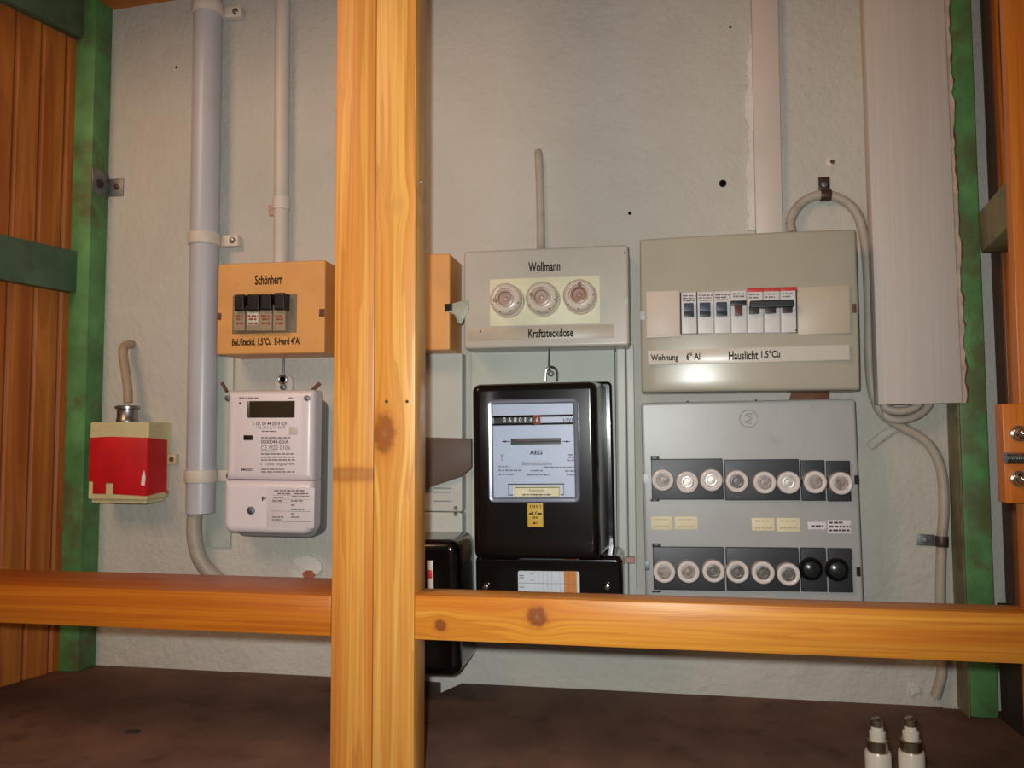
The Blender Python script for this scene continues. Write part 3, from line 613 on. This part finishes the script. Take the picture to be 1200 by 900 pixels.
# ------------------------------------------------------------------ grey box with three screw fuses
Y = -.066
fr = Frame('fuse_box', [(542.5, 295), (735, 286), (738.7, 405), (545, 408.7)], Y, 'grey box with three round cream screw fuses above the black meter', 'fuse box')
e = fr.e
MB().rbox(fr.x0, fr.x1, fr.z0, fr.z1, 0, Y, .004, .003).build('box_cover', M['greybox'], e)
MB().rbox(fr.x0-.0006, fr.x1+.0006, fr.z0-.0006, fr.z1+.0006, 0, -.012, .004, .001).build('box_rim', M['greybase'], e)
fr.plate('cream_panel', M['cream'], (574, 327.5, 703.5, 379), Y-.0012, .0016)
for i, (bx, by, m) in enumerate(((596, 353.7, 'capcore'), (637.5, 352, 'capcore'), (680.5, 349.5, 'capcore_d'))):
    c = fr.p(bx, by, Y); c.y = Y
    cap = MB().lathe(c, [(.0198, -.001), (.0198, -.006), (.0192, -.0075), (.0172, -.0085), (.0172, -.010), (.0182, -.011), (.0186, -.013), (.0186, -.021), (.0172, -.0245), (.0148, -.0262), (.0118, -.0268), (.0112, -.0235), (.0104, -.0230)], 40).build('screw_cap', M['ceramic'], e)
    MB().lathe(c, [(.0098, -.020), (.0098, -.0262), (.0078, -.0266), (.0070, -.0238), (.0030, -.0236), (.0026, -.0256), (.0006, -.0262)], 24).build('fuse_window', M[m], cap)
    an = math.radians((190, 165, 85)[i]); q = (c.x+.0118*math.cos(an), 0, c.z+.0118*math.sin(an))
    MB().lathe((q[0], c.y, q[2]), [(.0022, -.024), (.0022, -.0272), (.001, -.028)], 12).build('test_hole', M['capcore_d'], cap)
    mb = MB()
    for k in range(4):
        a2 = math.radians(-20-k*45+i*9); mb.lathe((c.x+.0165*math.cos(a2), c.y, c.z+.0165*math.sin(a2)), [(.0009, -.022), (.0009, -.0258)], 8)
    mb.build('grip_dots', M['slotbrown'], cap)
fr.plate('label_strip', M['tapet'], (548, 384.5, 720, 395.8), Y-.0002, .0003, bevel=.0001)
lettering(fr, 'Wollmann', (619, 307.3, 656.5, 317.3), Y-.0002, bold=.026)
lettering(fr, 'Kraftsteckdose', (619, 385.6, 672, 394.6), Y-.0004, bold=.026)
slots(fr, (543.8, 354, 549.3, 363.5), (729.5, 347.5, 736, 357.5), Y-.0003, (M['char'], M['boardg']))
for px, py in ((732, 296.3), (563, 388.5)):
    c = fr.p(px, py, Y); MB().lathe((c.x, Y, c.z), [(.0016, .001), (.0012, -.0006)], 8).build('rivet', M['slotbrown'], e)

# cable stub above it, half buried in the plaster
pts = [at(634.5, 296, -.012), at(634, 285, -.005), at(633.5, 250, -.003), at(632.5, 210, -.003), at(631.5, 188, -.003), at(631, 178, .003)]
tag(MB().tube(pts, lambda t: .0054, 12).build('cable_stub', M['cable']), 'short cable coming out of plaster above the three screw fuses', 'cable')

# ------------------------------------------------------------------ black dial meter
Y = -.132
fr = Frame('dial_meter', [(553.5, 449.5), (701.5, 447), (702, 657), (553.5, 657)], Y, 'black electricity meter with glass window and dial plate', 'meter')
e = fr.e
zb = fr.p(640, 657, Y).z; zt3 = fr.z1
MB().rbox(fr.x0-.008, fr.x1+.011, zb-.03, zt3+.006, -.018, -.026, .006, .003).build('meter_base', M['blackm'], e)
MB().rbox(fr.x0, fr.x1, zb, zt3, -.0262, Y, .009, .008, draft=.004).build('meter_cover', M['blackm'], e)
a0, a1, c0, c1 = fr.rect(548, 659, 729, 738, -.112)
MB().rbox(fr.x0-.006, fr.p(731, 680, -.075).x, c0, zb+.0005, -.0226, -.098, .008, .006).build('terminal_cover', M['blackm'], e)
mb = MB()
for px in (570, 712):
    c = fr.p(px, 687, -.098); mb2 = MB().lathe((c.x, -.098, c.z), [(.0042, 0), (.0042, -.003), (.003, -.006), (.0008, -.0065)], 16).build('terminal_screw', M['chrome'], e)
# window: frame ring, dial plate, glass
Yw = Y-.004
x0, x1, z0, z1 = fr.rect(570.8, 468.6, 679.8, 589, Yw); t = .0062
rl = MB()
def ringframe(mb, x0, x1, z0, z1, t, yb, yf):
    O = []; I = []
    for (cx_, cz_, a0_) in ((x1-.006, z1-.006, 0), (x0+.006, z1-.006, 90), (x0+.006, z0+.006, 180), (x1-.006, z0+.006, 270)):
        for i in range(6):
            a = math.radians(a0_+18*i); O.append((cx_+.006*math.cos(a), cz_+.006*math.sin(a)))
            k = .006-t; I.append((cx_+max(k, .0005)*math.cos(a), cz_+max(k, .0005)*math.sin(a)))
    n = len(O); mids = [((o[0]*.75+i_[0]*.25), (o[1]*.75+i_[1]*.25)) for o, i_ in zip(O, I)]; mids2 = [((o[0]*.3+i_[0]*.7), (o[1]*.3+i_[1]*.7)) for o, i_ in zip(O, I)]
    L = [[(p[0], yb, p[1]) for p in O], [(p[0], yf+.0012, p[1]) for p in O], [(p[0], yf, p[1]) for p in mids], [(p[0], yf+.0004, p[1]) for p in mids2], [(p[0], yf+.0022, p[1]) for p in I], [(p[0], yb, p[1]) for p in I]]
    fs = [(j*n+i, j*n+(i+1) % n, ((j+1) % 6)*n+(i+1) % n, ((j+1) % 6)*n+i) for j in range(6) for i in range(n)]
    return mb.add([p for l in L for p in l], fs)
wf = ringframe(rl, x0, x1, z0, z1, .0055, Y+.0004, Yw).build('window_frame', M['winframe'], e)
Yp = Y-.0012
dp = fr.plate('dial_plate', M['aplate'], (576.5, 472.5, 675.5, 584.5), Yp, .0012, bevel=0)
x0, x1, z0, z1 = fr.rect(575, 471.5, 676.5, 585.5, Yw+.0012)
MB().box(x0, x1, Yw+.0014, Yw+.0022, z0, z1).build('window_glass', M['glass'], e)
Yq = Yp-.0002
cs = fr.plate('counter_strip', M['blackp'], (578.5, 487.5, 633, 496.7), Yq, .0002, dp, 0)
lettering(fr, '0', (589.3, 489.3, 592.6, 495), Yq-.0001, M['white'], 'counter_digit', cs, .01)
for ch, xa in (('6', 595.8), ('8', 602), ('0', 608), ('1', 614.6), ('4', 620.3)):
    lettering(fr, ch, (xa, 489.3, xa+(3.4 if ch != '1' else 1.6), 495), Yq-.0001, M['white'], 'counter_digit', cs, .01)
fr.plate('red_digit_window', M['redprint'], (625.4, 486.4, 633.4, 497), Yq-.0001, .0002, cs, 0)
lettering(fr, '6', (627.8, 489.3, 631.2, 495), Yq-.0003, M['white'], 'counter_digit', cs, .01)
mb = MB()
for yy in (487.3, 496.6):
    q0, q1, q2, q3 = fr.rect(577, yy, 674.5, yy+.6, Yq); mb.box(q0, q1, Yq, Yq+.0002, q2, q3)
for r_ in ((595.4, 561.3, 661, 567.5+11),):
    for (xa, ya, xb2, yb2) in ((r_[0], 567, r_[2], 567.7), (r_[0], 579.6, r_[2], 580.3), (r_[0], 567, r_[0]+.7, 580), (r_[2]-.7, 567, r_[2], 580)):
        q0, q1, q2, q3 = fr.rect(xa, ya, xb2, yb2, Yq); mb.box(q0, q1, Yq, Yq+.0002, q2, q3)
q0, q1, q2, q3 = fr.rect(624.5, 496.5, 625.6, 499, Yq); mb.box(q0, q1, Yq, Yq+.0002, q2, q3)
for (xa, xb2) in ((588, 598), (659, 668)):
    q0, q1, q2, q3 = fr.rect(xa, 517.2, xb2, 517.8, Yq); mb.box(q0, q1, Yq, Yq+.0002, q2, q3)
for (xa, sg) in ((588, 1), (668, -1)):
    c = fr.p(xa, 517.5, Yq); mb.prism([(c.x, c.z), (c.x+.0045*sg, c.z+.0011), (c.x+.0045*sg, c.z-.0011)], Yq, Yq+.0002)
mb.build('dial_lines', M['ink'], dp)
ds = fr.plate('rotor_slot', M['blackp'], (598.5, 514, 657.8, 520.5), Yq, .0002, dp, 0)
fr.plate('rotor_disc', M['printb'], (599.5, 517.2, 657, 517.9), Yq-.0004, .0003, ds, 0)
fr.plate('rotor_mark', M['togglered'], (606, 514.6, 622, 516.8), Yq-.0002, .0002, ds, 0)
lettering(fr, 'kWh', (660, 490, 672.5, 494.5), Yq, M['printb'], 'lettering', dp)
lettering(fr, 'AEG', (620.7, 527.8, 635.5, 532.6), Yq, M['ink'], 'lettering', dp, .02)
lettering(fr, 'Elektrizitätszähler', (612, 541, 648, 545), Yq, M['print'], 'lettering', dp)
print_rows(fr, [(584, 596, 546.8), (637, 673, 547.5), (584, 611, 551.3), (622, 638, 551.6), (662, 673, 552), (584, 603, 556), (617, 644, 556.4), (664, 673, 556.5), (666, 673, 533), (666, 673, 536), (665, 673, 539.5)], Yq, M['dialprint'], dp, h=1.5, seed=8)
lettering(fr, 'Y', (585.5, 532.5, 591, 536.5), Yq, M['print'], 'lettering', dp); lettering(fr, 'A', (586.5, 537, 589.5, 540), Yq, M['print'], 'lettering', dp)
ol = fr.plate('owner_label', M['yellowlab'], (601.2, 569.5, 657, 584), Yq-.0004, .0003, dp, 0)
mb = MB()
for (xa, ya, xb2, yb2) in ((603, 571, 655.5, 571.6), (603, 582, 655.5, 582.6), (603, 571, 603.7, 582.6), (654.8, 571, 655.5, 582.6)):
    q0, q1, q2, q3 = fr.rect(xa, ya, xb2, yb2, Yq-.0005); mb.box(q0, q1, Yq-.0005, Yq-.0004, q2, q3)
mb.build('label_border', M['printb'], ol)
lettering(fr, 'Eigentum', (620, 573, 637, 577), Yq-.0005, M['print'], 'lettering', ol); print_rows(fr, [(612, 647, 579.7)], Yq-.0005, M['print'], ol, h=1.5, seed=9)
ys = fr.plate('yellow_sticker', M['yel'], (617.9, 589.8, 636.6, 617.4), Y-.0004, .0004)
lettering(fr, '1991', (621, 591.8, 634, 596), Y-.0005, M['ink'], 'lettering', ys); lettering(fr, '10', (624, 599.5, 631, 603.8), Y-.0005, M['ink'], 'lettering', ys, .01); lettering(fr, '84', (624.5, 605, 630, 608), Y-.0005, M['ink'], 'lettering', ys, .01); print_rows(fr, [(620, 624, 602), (631, 635, 602), (625, 629.5, 613)], Y-.0005, M['ink'], ys, h=2, seed=4)
Yc = -.0982
x0, x1, z0, z1 = fr.rect(606.9, 668.8, 679.8, 712, Yc)
cd_ = MB().rbox(x0, x1, z0, z1, Yc+.0003, Yc-.0003, .0022, .0001).build('reading_card', M['card'], e)
fr.plate('orange_band', M['orangecard'], (661, 669.2, 676.5, 711.5), Yc-.0004, .0001, cd_, 0)
mb = MB()
for px in (626.5, 631, 636.5, 641.5, 646.5, 651.5, 656, 661, 666.5, 671.5):
    q0, q1, q2, q3 = fr.rect(px, 669.8, px+.6, 711, Yc-.0006); mb.box(q0, q1, Yc-.0006, Yc-.0005, q2, q3)
for py in (683.5, 697):
    q0, q1, q2, q3 = fr.rect(608, py, 676, py+.6, Yc-.0006); mb.box(q0, q1, Yc-.0006, Yc-.0005, q2, q3)
mb.build('card_grid', M['print'], cd_)
print_rows(fr, [(608.5, 615, 674.5), (608.5, 614, 677), (608.5, 615.5, 688), (622, 625, 672.5), (622, 625, 680)], Yc-.0006, M['print'], cd_, h=1, seed=5)
# lead seal with wire on top
c = fr.p(646, 438, -.03)
MB().tube([fr.p(643.5, 410, -.022), fr.p(643, 425, -.025), fr.p(643, 434, -.03)], .0009, 8).build('seal_wire', M['clipd'], e)
q = [fr.p(x_, y_, -.033) for x_, y_ in ((639, 447), (640, 434), (646, 430), (652, 434), (652.5, 447))]
MB().tube(q, .0016, 10).build('hanging_lug', M['chrome'], e)
MB().lathe((c.x, -.036, c.z), [(.0036, .003), (.0036, -.002), (.002, -.003)], 16).build('lead_seal', M['galv'], e)

# ------------------------------------------------------------------ breaker box, top right
Y = -.062
fr = Frame('breaker_box', [(751, 280.8), (1004, 269.3), (1007.7, 457.6), (753.4, 459.3)], Y, 'beige grey distribution box with circuit breakers at the upper right', 'distribution box')
e = fr.e
MB().lid(fr.x0, fr.x1, fr.z0, fr.z1, -.010, Y, .0055, .0026, .0035).build('box_cover', M['beigebox'], e)
MB().rbox(fr.x0+.0012, fr.x1-.0012, fr.z0+.0012, fr.z1-.0012, 0, -.010, .002, .0005).build('box_base', M['greybase'], e)
Yf = Y-.0078
e.rotation_euler[2] = math.radians(-1.5); e.location.y = -.0035
def quadplate(name, mat, q, Y, th, parent=None):
    P = [fr.p(*k, Y) for k in q]; return MB().prism([(v.x, v.z) for v in P], Y, Y+th).build(name, mat, parent or e, .0003)
quadplate('blank_plate', M['blank'], [(759, 341.6), (798, 340.6), (798.4, 394.6), (759.6, 396)], Yf, .008)
quadplate('blank_plate', M['beiget'], [(936, 337.6), (996, 335.3), (996.8, 391), (936.5, 392.8)], Yf, .008)
quadplate('breaker_window', M['char'], [(798.6, 343), (935, 338.8), (935.6, 390.6), (799.2, 391.6)], Yf+.0006, .005)
xs = [800, 818.8, 838.3, 857.8, 876.9, 896.3, 915.7, 934.9]
def yv(px): return 343.2-(px-799)*.0272         # upper edge of the row follows the box's tilt
for i in range(7):
    a, b = xs[i], xs[i+1]; t = yv((a+b)/2); bt2 = 390.8-(a-799)*.008
    x0, x1, z0, z1 = fr.rect(a+.15, t, b-.15, bt2, Yf-.002)
    bk = MB().rbox(x0, x1, z0, z1, Yf+.0004, Yf-.002, .0006, .0006).build('circuit_breaker', M['mcb'], e)
    Yb = Yf-.002
    def bp(name, m, r_, d, lab=None, th=None): 
        u0_, u1_, w0, w1 = fr.rect(*r_, Yb-d); return MB().rbox(u0_, u1_, w0, w1, Yb+.0001, Yb-d, .0005, .0004 if d > .001 else .00002).build(name, m, bk, label=lab)
    if i < 3:
        bp('toggle_lever', M['toggle'], (a+3.2, t+12.5, b-3.8, t+22), .009, 'slate blue toggle')
        bp('toggle_base', M['blackp'], (a+3.0, t+23, b-3.6, t+28.5), .003)
        print_rows(fr, [(a+1.5, b-1.5, t+4), (a+1.5, b-3, t+7), (a+2.5, b-3, t+9.8)], Yb-.0001, M['print'], bk, h=1.3, seed=20+i)
    elif i == 3:
        bp('toggle_lever', M['blackp'], (a+.6, t+11.5, b-.3, t+16), .010, 'black toggle bar')
        bp('toggle_base', M['togglered'], (a+4.8, t+16.3, b-5, t+28.5), .004, 'dark red toggle base')
        print_rows(fr, [(a+2, b-2, t+3.5), (a+3, b-3, t+6.5)], Yb-.0001, M['print'], bk, h=1.6, seed=24)
    else:
        bp('red_strip', M['red'], (a+.05, t-2.4, b-.05, t+1.4), .0008, 'red strip')
        bp('toggle_lever', M['togglebrown'], (a+3, t+18.5, b-4.6, t+27), .006, 'dark brown toggle')
        print_rows(fr, [(a+2, b-4, t+5), (a+2, b-6, t+8.5)], Yb-.0001, M['print'], bk, h=1.3, seed=26+i)
x0, x1, z0, z1 = fr.rect(881, 352.8, 932.6, 360, Yf-.012)
MB().rbox(x0, x1, z0, z1, Yf-.0022, Yf-.012, .001, .001).build('linked_toggle_bar', M['blackp'], e, label='long black bar linking three toggles')
quadplate('label_strip', M['tape'], [(761, 411), (996, 404.5), (996.6, 422.2), (761.5, 428)], Yf-.0004, .007)
Yl = Yf-.0005
lettering(fr, 'Wohnung', (764.5, 415.3, 797, 424.6), Yl, bold=.026); lettering(fr, '6° Al', (806, 413.6, 822.3, 422), Yl, bold=.026)
lettering(fr, 'Hauslicht', (855.5, 411.8, 890, 421.6), Yl, bold=.026); lettering(fr, '1,5°Cu', (893.5, 411, 915.5, 420.6), Yl, bold=.026)
fr.plate('lid_slot', M['boardg'], (752.2, 364.6, 758, 375), Yf+.0036, .004); fr.plate('lid_slot', M['slotbrown'], (998.8, 357, 1004, 367.5), Yf+.0036, .004)
c = fr.p(934, 387.5, Yf-.002); MB().lathe((c.x, Yf-.001, c.z), [(.001, .001), (.0008, -.0015)], 8).build('rivet', M['ink'], e)

# brown patch in the gap under it
q = [at(*p, -.003) for p in ((929, 457), (972, 457), (972, 471), (924, 471))]; c = q[3]
o = MB().prism([(v.x-c.x, v.z-c.z) for v in q], -.004, -.0003).build('brown_plate', M['rust'], None, .0004); o.location = (c.x, 0, c.z)
tag(o, 'rusty brown plate in the gap between the two right boxes', 'plate')

# ------------------------------------------------------------------ fuse panel, lower right
Y = -.050
fr = Frame('fuse_panel', [(753, 470.2), (1005.7, 468.8), (1010.5, 735), (755.3, 733)], Y, 'grey fuse panel with two rows of white screw caps', 'fuse panel')
e = fr.e
MB().rbox(fr.x0, fr.x1, fr.z0, fr.z1, -.006, Y, .005, .003).build('panel_cover', M['fusegrey'], e)
MB().rbox(fr.x0+.0015, fr.x1-.0015, fr.z0+.0015, fr.z1-.0015, 0, -.0062, .004, .0003).build('panel_base', M['greybase'], e)
rows = [((762.6, 848.4, 937.9, 968.3, 998.2), (538.2, 585.5), [776.7, 805.3, 833.6, 863.6, 896, 924.3, 955.2, 985.5], [562.6, 565, 562.7, 564.1, 565.5, 565.5, 565, 566.4]),
        ((764.5, 850.2, 937.6, 970, 1000.4), (640.8, 692.5), [778.4, 806.7, 836.2, 864.2, 894.2, 924, 952.3, 983.2], [670.1, 670.1, 669.5, 670.1, 671, 673, 668.5, 669.5])]
Ys = Y-.0014
for rI, (xs_, (ya, yb_), cxs, cys) in enumerate(rows):
    fr.plate('row_tab', M['blackp'], (xs_[0]-.2, ya-4, xs_[0]+10, ya+1), Y-.0008, .001); fr.plate('row_tab', M['blackp'], (xs_[0]-.2, yb_-.5, xs_[0]+10, yb_+2), Y-.0008, .001)
    for k in range(4):
        sl = (k+.5)*.9 if rI == 0 else (k+.5)*1.1
        x0, x1, z0, z1 = fr.rect(xs_[k]+.2, ya+(k*.6), xs_[k+1]-.2, yb_+k*.7, Ys-.003)
        MB().rbox(x0, x1, z0, z1, Y+.0005, Ys-.003-(.0012 if k == 1 else 0), .0008, .0008).build('socket_block', M['socket'], e)
    for k in range(8):
        c = fr.p(cxs[k], cys[k], -.066); c.y = Ys-.0030
        if rI == 1 and k >= 6:
            cap = MB().lathe(c, [(.0128, .001), (.0128, -.002), (.0112, -.004), (.0098, -.0025)], 28).build('empty_socket', M['blackp'], e, label='black uncapped fuse socket')
            MB().lathe(c, [(.0098, 0), (.0098, -.003), (.0085, -.0065), (.005, -.008), (.001, -.0084)], 24).build('socket_thread', M['empty'], cap)
            continue
        rv = random.uniform(-.0006, .0006)
        cap = MB().lathe(c, [(.0122, .001), (.0122, -.007), (.0126, -.008), (.0126, -.0125), (.0118, -.0145), (.0100, -.0153), (.0082, -.0147), (.0078, -.0130)], 32).build('fuse_cap', M['capwhite'], e)
        wm = 'fusewin_b' if (rI == 0 and k in (1, 2, 5)) else 'fusewin_d' if (rI == 1 and k in (2, 3, 4, 5)) or (rI == 0 and k == 3) else 'fusewin'
        MB().lathe(c, [(.0076, -.010), (.0076, -.0130), (.0060, -.0136), (.0044, -.0132), (.0040, -.0138), (.0005, -.0140)], 20).build('cap_window', M[wm], cap)
for (r_, m) in (((762.6, 605.2, 787.8, 620.8), 'yellowlab'), ((790.6, 605.4, 817.6, 620.4), 'yellowlab'), ((880.8, 607, 908, 622), 'yellowlab'), ((910, 607, 937.8, 623), 'yellowlab'), ((946.5, 611.5, 968.5, 620.5), 'whitelab'), ((969.7, 609.5, 997.6, 625.4), 'whitelab')):
    lb = fr.plate('paper_label', M[m], r_, Y-.0004, .0004, bevel=.0001)
    if m == 'yellowlab': print_rows(fr, [(r_[0]+4, r_[2]-5, r_[1]+3.5), (r_[0]+4, r_[2]-3, r_[1]+11.5)], Y-.0005, M['tapet'], lb, h=1.6, seed=int(r_[0]))
    elif r_[0] < 960: print_rows(fr, [(r_[0]+4, r_[2]-4, r_[1]+5)], Y-.0005, M['printb'], lb, h=2.2, seed=11)
    else: print_rows(fr, [(r_[0]+2, r_[0]+18, r_[1]+3), (r_[0]+2, r_[2]-1, r_[1]+7.5), (r_[0]+2, r_[2]-2, r_[1]+12)], Y-.0005, M['printb'], lb, h=2.3, seed=12)
for r_, m in (((754.4, 555.5, 760.3, 566.5), 'white'), ((1001.2, 557, 1006.4, 567.5), 'char'), ((755.4, 658, 761.5, 668.5), 'galv'), ((1003.5, 664.5, 1009, 675.5), 'char')):
    fr.plate('panel_slot', M[m], r_, Y-.0004, .001)
c = fr.p(877, 490.5, Y); prf = [(.0100, .0008), (.0100, -.0003), (.0096, -.0006), (.0090, -.0003), (.0090, .0008)]
ring = [(c.x+.0098*math.cos(i*math.pi/12), Y-.0003, c.z+.0098*math.sin(i*math.pi/12)) for i in range(25)]
MB().tube(ring, .0006, 8, 2).build('emblem_ring', M['fusegrey'], e, label='raised round maker emblem')
mb = MB(); pts2 = [(.0045, .0055), (-.0035, .0045), (.004, .000), (-.004, -.0035), (.0035, -.0055)]
mb.tube([(c.x+a_, Y-.0003, c.z+b2) for a_, b2 in pts2], .0006, 8, 3).build('emblem_mark', M['fusegrey'], e)
for px in (806, 886): 
    c = fr.p(px, 469.3, -.030); MB().lathe((c.x, -.030, fr.z1-.0003), [(.0013, 0), (.0013, .0018), (.0006, .0022)], 8, 'Z').build('hinge_pin', M['char'], e)

# ------------------------------------------------------------------ duct, cable and clips on the right
x0, x1 = at(885.6, 250, -.012), at(916.6, 250, -.012); xt0, xt1 = at(880.2, -20, -.012), at(911.4, -20, -.012); zb_ = at(900, 285, -.012).z
o = MB().prism([(x0.x-x0.x, 0), (x1.x-x0.x, 0), (x1.x-x0.x+(xt1.x-x1.x)*1.1, xt0.z-zb_), ((xt0.x-x0.x)*1.1, xt0.z-zb_)], -.012, 0).build('cable_duct', M['duct'], None, .0008); o.location = (x0.x, 0, zb_)
tag(o, 'flat pinkish white cable duct running down to the breaker box', 'duct')
R_c = .0056
path = [(928, 272.5, -.016), (926.5, 258, -.011), (936, 241, -.008), (950, 231.5, -.0075), (968, 228.5, -.0075), (987, 234, -.0075), (1001, 246, -.008), (1010, 266, -.008), (1015.5, 300, -.010), (1018, 350, -.011), (1018.5, 410, -.012), (1021, 448, -.012), (1026, 470, -.012), (1036, 487, -.011), (1058, 501, -.010), (1081, 514, -.009), (1096, 532, -.008), (1104.5, 560, -.0075), (1106, 600, -.0075), (1103.5, 635, -.0075), (1102, 690, -.0075), (1103, 740, -.0075), (1104, 785, -.0075), (1100.5, 803, -.0075), (1096, 817, -.0072)]
mc = tag(MB().tube([at(*p) for p in path], R_c, 16).build('supply_cable', M['cable']), 'long grey cable looping from the breaker box down to the ledge', 'cable')
def clip(px, py, ang, label, mat, platemat):
    c = at(px, py, -.0075); k = empty('cable_clip', (c.x, 0, c.z), label, 'clip', ang)
    pr2 = []
    MB().lathe((0, -.0072, 0), [(R_c+.0002, -.006), (R_c+.0016, -.006), (R_c+.0016, .006), (R_c+.0002, .006)], 22, 'Z').build('clip_band', mat, k, .0003)
    MB().box(-.024, -R_c-.0005, -.0018, 0, -.0065, .0065).build('clip_plate', platemat, k, .0004)
    MB().lathe((-.015, -.0018, 0), [(.0034, 0), (.0034, -.0012), (.0014, -.0018)], 12).build('clip_screw', M['galv'], k); return k
clip(967.5, 228.7, math.radians(90), 'dark brown cable clip at the top of the cable loop', M['clipd'], M['clipd'])
clip(1103.5, 634.5, math.radians(2), 'metal and black cable clip on the lower right cable run', M['clipd'], M['galv'])

# white board with a torn right edge
Yb_ = -.040
q = [at(*p, Yb_) for p in ((1012, -15), (1106, -15), (1128, 472), (1029.5, 474.5))]; c = q[3]
wb = empty('white_board', (c.x, 0, c.z), 'wide white painted board hanging on the wall beside the right green post', 'board')
MB().prism([(v.x-c.x, v.z-c.z) for v in q], Yb_, -.020).build('board_face', M['whitewood'], wb, .0008)
MB().box(.006, q[2].x-c.x-.006, -.0198, 0, .04, q[0].z-c.z-.002).build('spacer_batten', M['torn'], wb)
rng = random.Random(11); L = []; R2 = []; n_ = 60
for i in range(n_):
    t = i/(n_-1); y = -15+487*t; px = 1106.4+22*t
    a_ = at(px, y, Yb_+.001); b2 = at(px+3.2+rng.uniform(0, 3.4), y, Yb_+.001); L.append((a_.x-c.x, a_.z-c.z)); R2.append((b2.x-c.x, b2.z-c.z))
MB().prism(L+R2[::-1], Yb_+.002, -.0356).build('torn_edge', M['torn'], wb, label='frayed pale torn edge')
L2 = [(v[0]-.0002, v[1]) for v in R2]; R3 = [(v[0]+.0006+rng.uniform(0, .0030), v[1]+rng.uniform(-.002, .002)) for v in R2]
MB().prism(L+R3[::-1], Yb_+.0045, -.022).build('exposed_core', M['slotbrown'], wb, label='dark brown core showing at the torn edge')
# loose cables under it
for pts, nm in (([(1052, 455, -.013), (1037, 484, -.016), (1052, 492, -.018), (1072, 488, -.018), (1086, 478, -.017), (1094, 460, -.014)], 'grey cable loop hanging lowest below the white board'),
                ([(1046, 450, -.026), (1036, 474, -.028), (1046, 481, -.029), (1062, 481, -.029), (1076, 474, -.028), (1084, 455, -.026)], 'grey cable loop tucked just under the white board edge')):
    tag(MB().tube([at(*p) for p in pts], .0047, 12).build('cable_loop', M['cable']), nm, 'cable', 'cable loops below the white board')
MB().tube([at(1018, 524, .0025), at(1030, 514, .0015), at(1044, 505, .002), at(1056, 500, .0035)], .0062, 12).build('plastered_cable', M['wall'], wall, label='cable end buried in plaster')

# ------------------------------------------------------------------ two screw fuses standing on the ledge, a crumb
def fuse(px, py, D, label, bands):
    p = at(px, py, -1.01+D); loc = (p.x, p.y, 0); h = p.z
    k = empty('screw_fuse', loc, label, 'fuse', group='fuses on the ledge')
    s_ = h
    MB().lathe((0, 0, 0), [(.0095, 0), (.0105, .001), (.0105, s_-.030), (.0098, s_-.0285)], 28, 'Z').build('fuse_body', M['fusebody'], k)
    MB().lathe((0, 0, 0), [(.0085, s_-.0285), (.0086, s_-.020), (.0079, s_-.0193)], 28, 'Z').build('metal_band', M['brass'], k)
    pr2 = [(.0064, s_-.0193), (.0066, s_-.0125)]
    if bands: pr2 = [(.0064, s_-.0193), (.0066, s_-.0165), (.0061, s_-.0160), (.0066, s_-.0155), (.0066, s_-.0135), (.0061, s_-.0130), (.0066, s_-.0125)]
    MB().lathe((0, 0, 0), pr2+[(.0052, s_-.0115), (.0050, s_-.0075)], 24, 'Z').build('porcelain_neck', M['fusebody'], k)
    MB().lathe((0, 0, 0), [(.0053, s_-.0076), (.0053, s_-.0022), (.0044, s_-.0012), (.0030, s_-.0004), (.0020, s_), (.0003, s_)], 24, 'Z').build('end_cap', M['brass'], k)
fuse(1027.5, 840, .755, 'left of two white screw fuses standing on the ledge', False)
fuse(1066.5, 839.5, .755, 'right of two white screw fuses standing on the ledge, with ringed neck', True)
c = fl_at(155, 858); cr = MB()
bmv = [(-.008, -.004, 0), (.007, -.002, 0), (.009, .003, 0), (-.004, .004, 0), (-.005, -.001, .003), (.005, .001, .0035)]
cr.add(bmv, [(0, 1, 2, 3), (0, 1, 5, 4), (1, 2, 5), (2, 3, 4, 5), (3, 0, 4)])
o = cr.build('debris_crumb', M['crumb']); o.location = (c.x, c.y, 0); tag(o, 'small dark crumb lying on the left part of the ledge', 'debris')
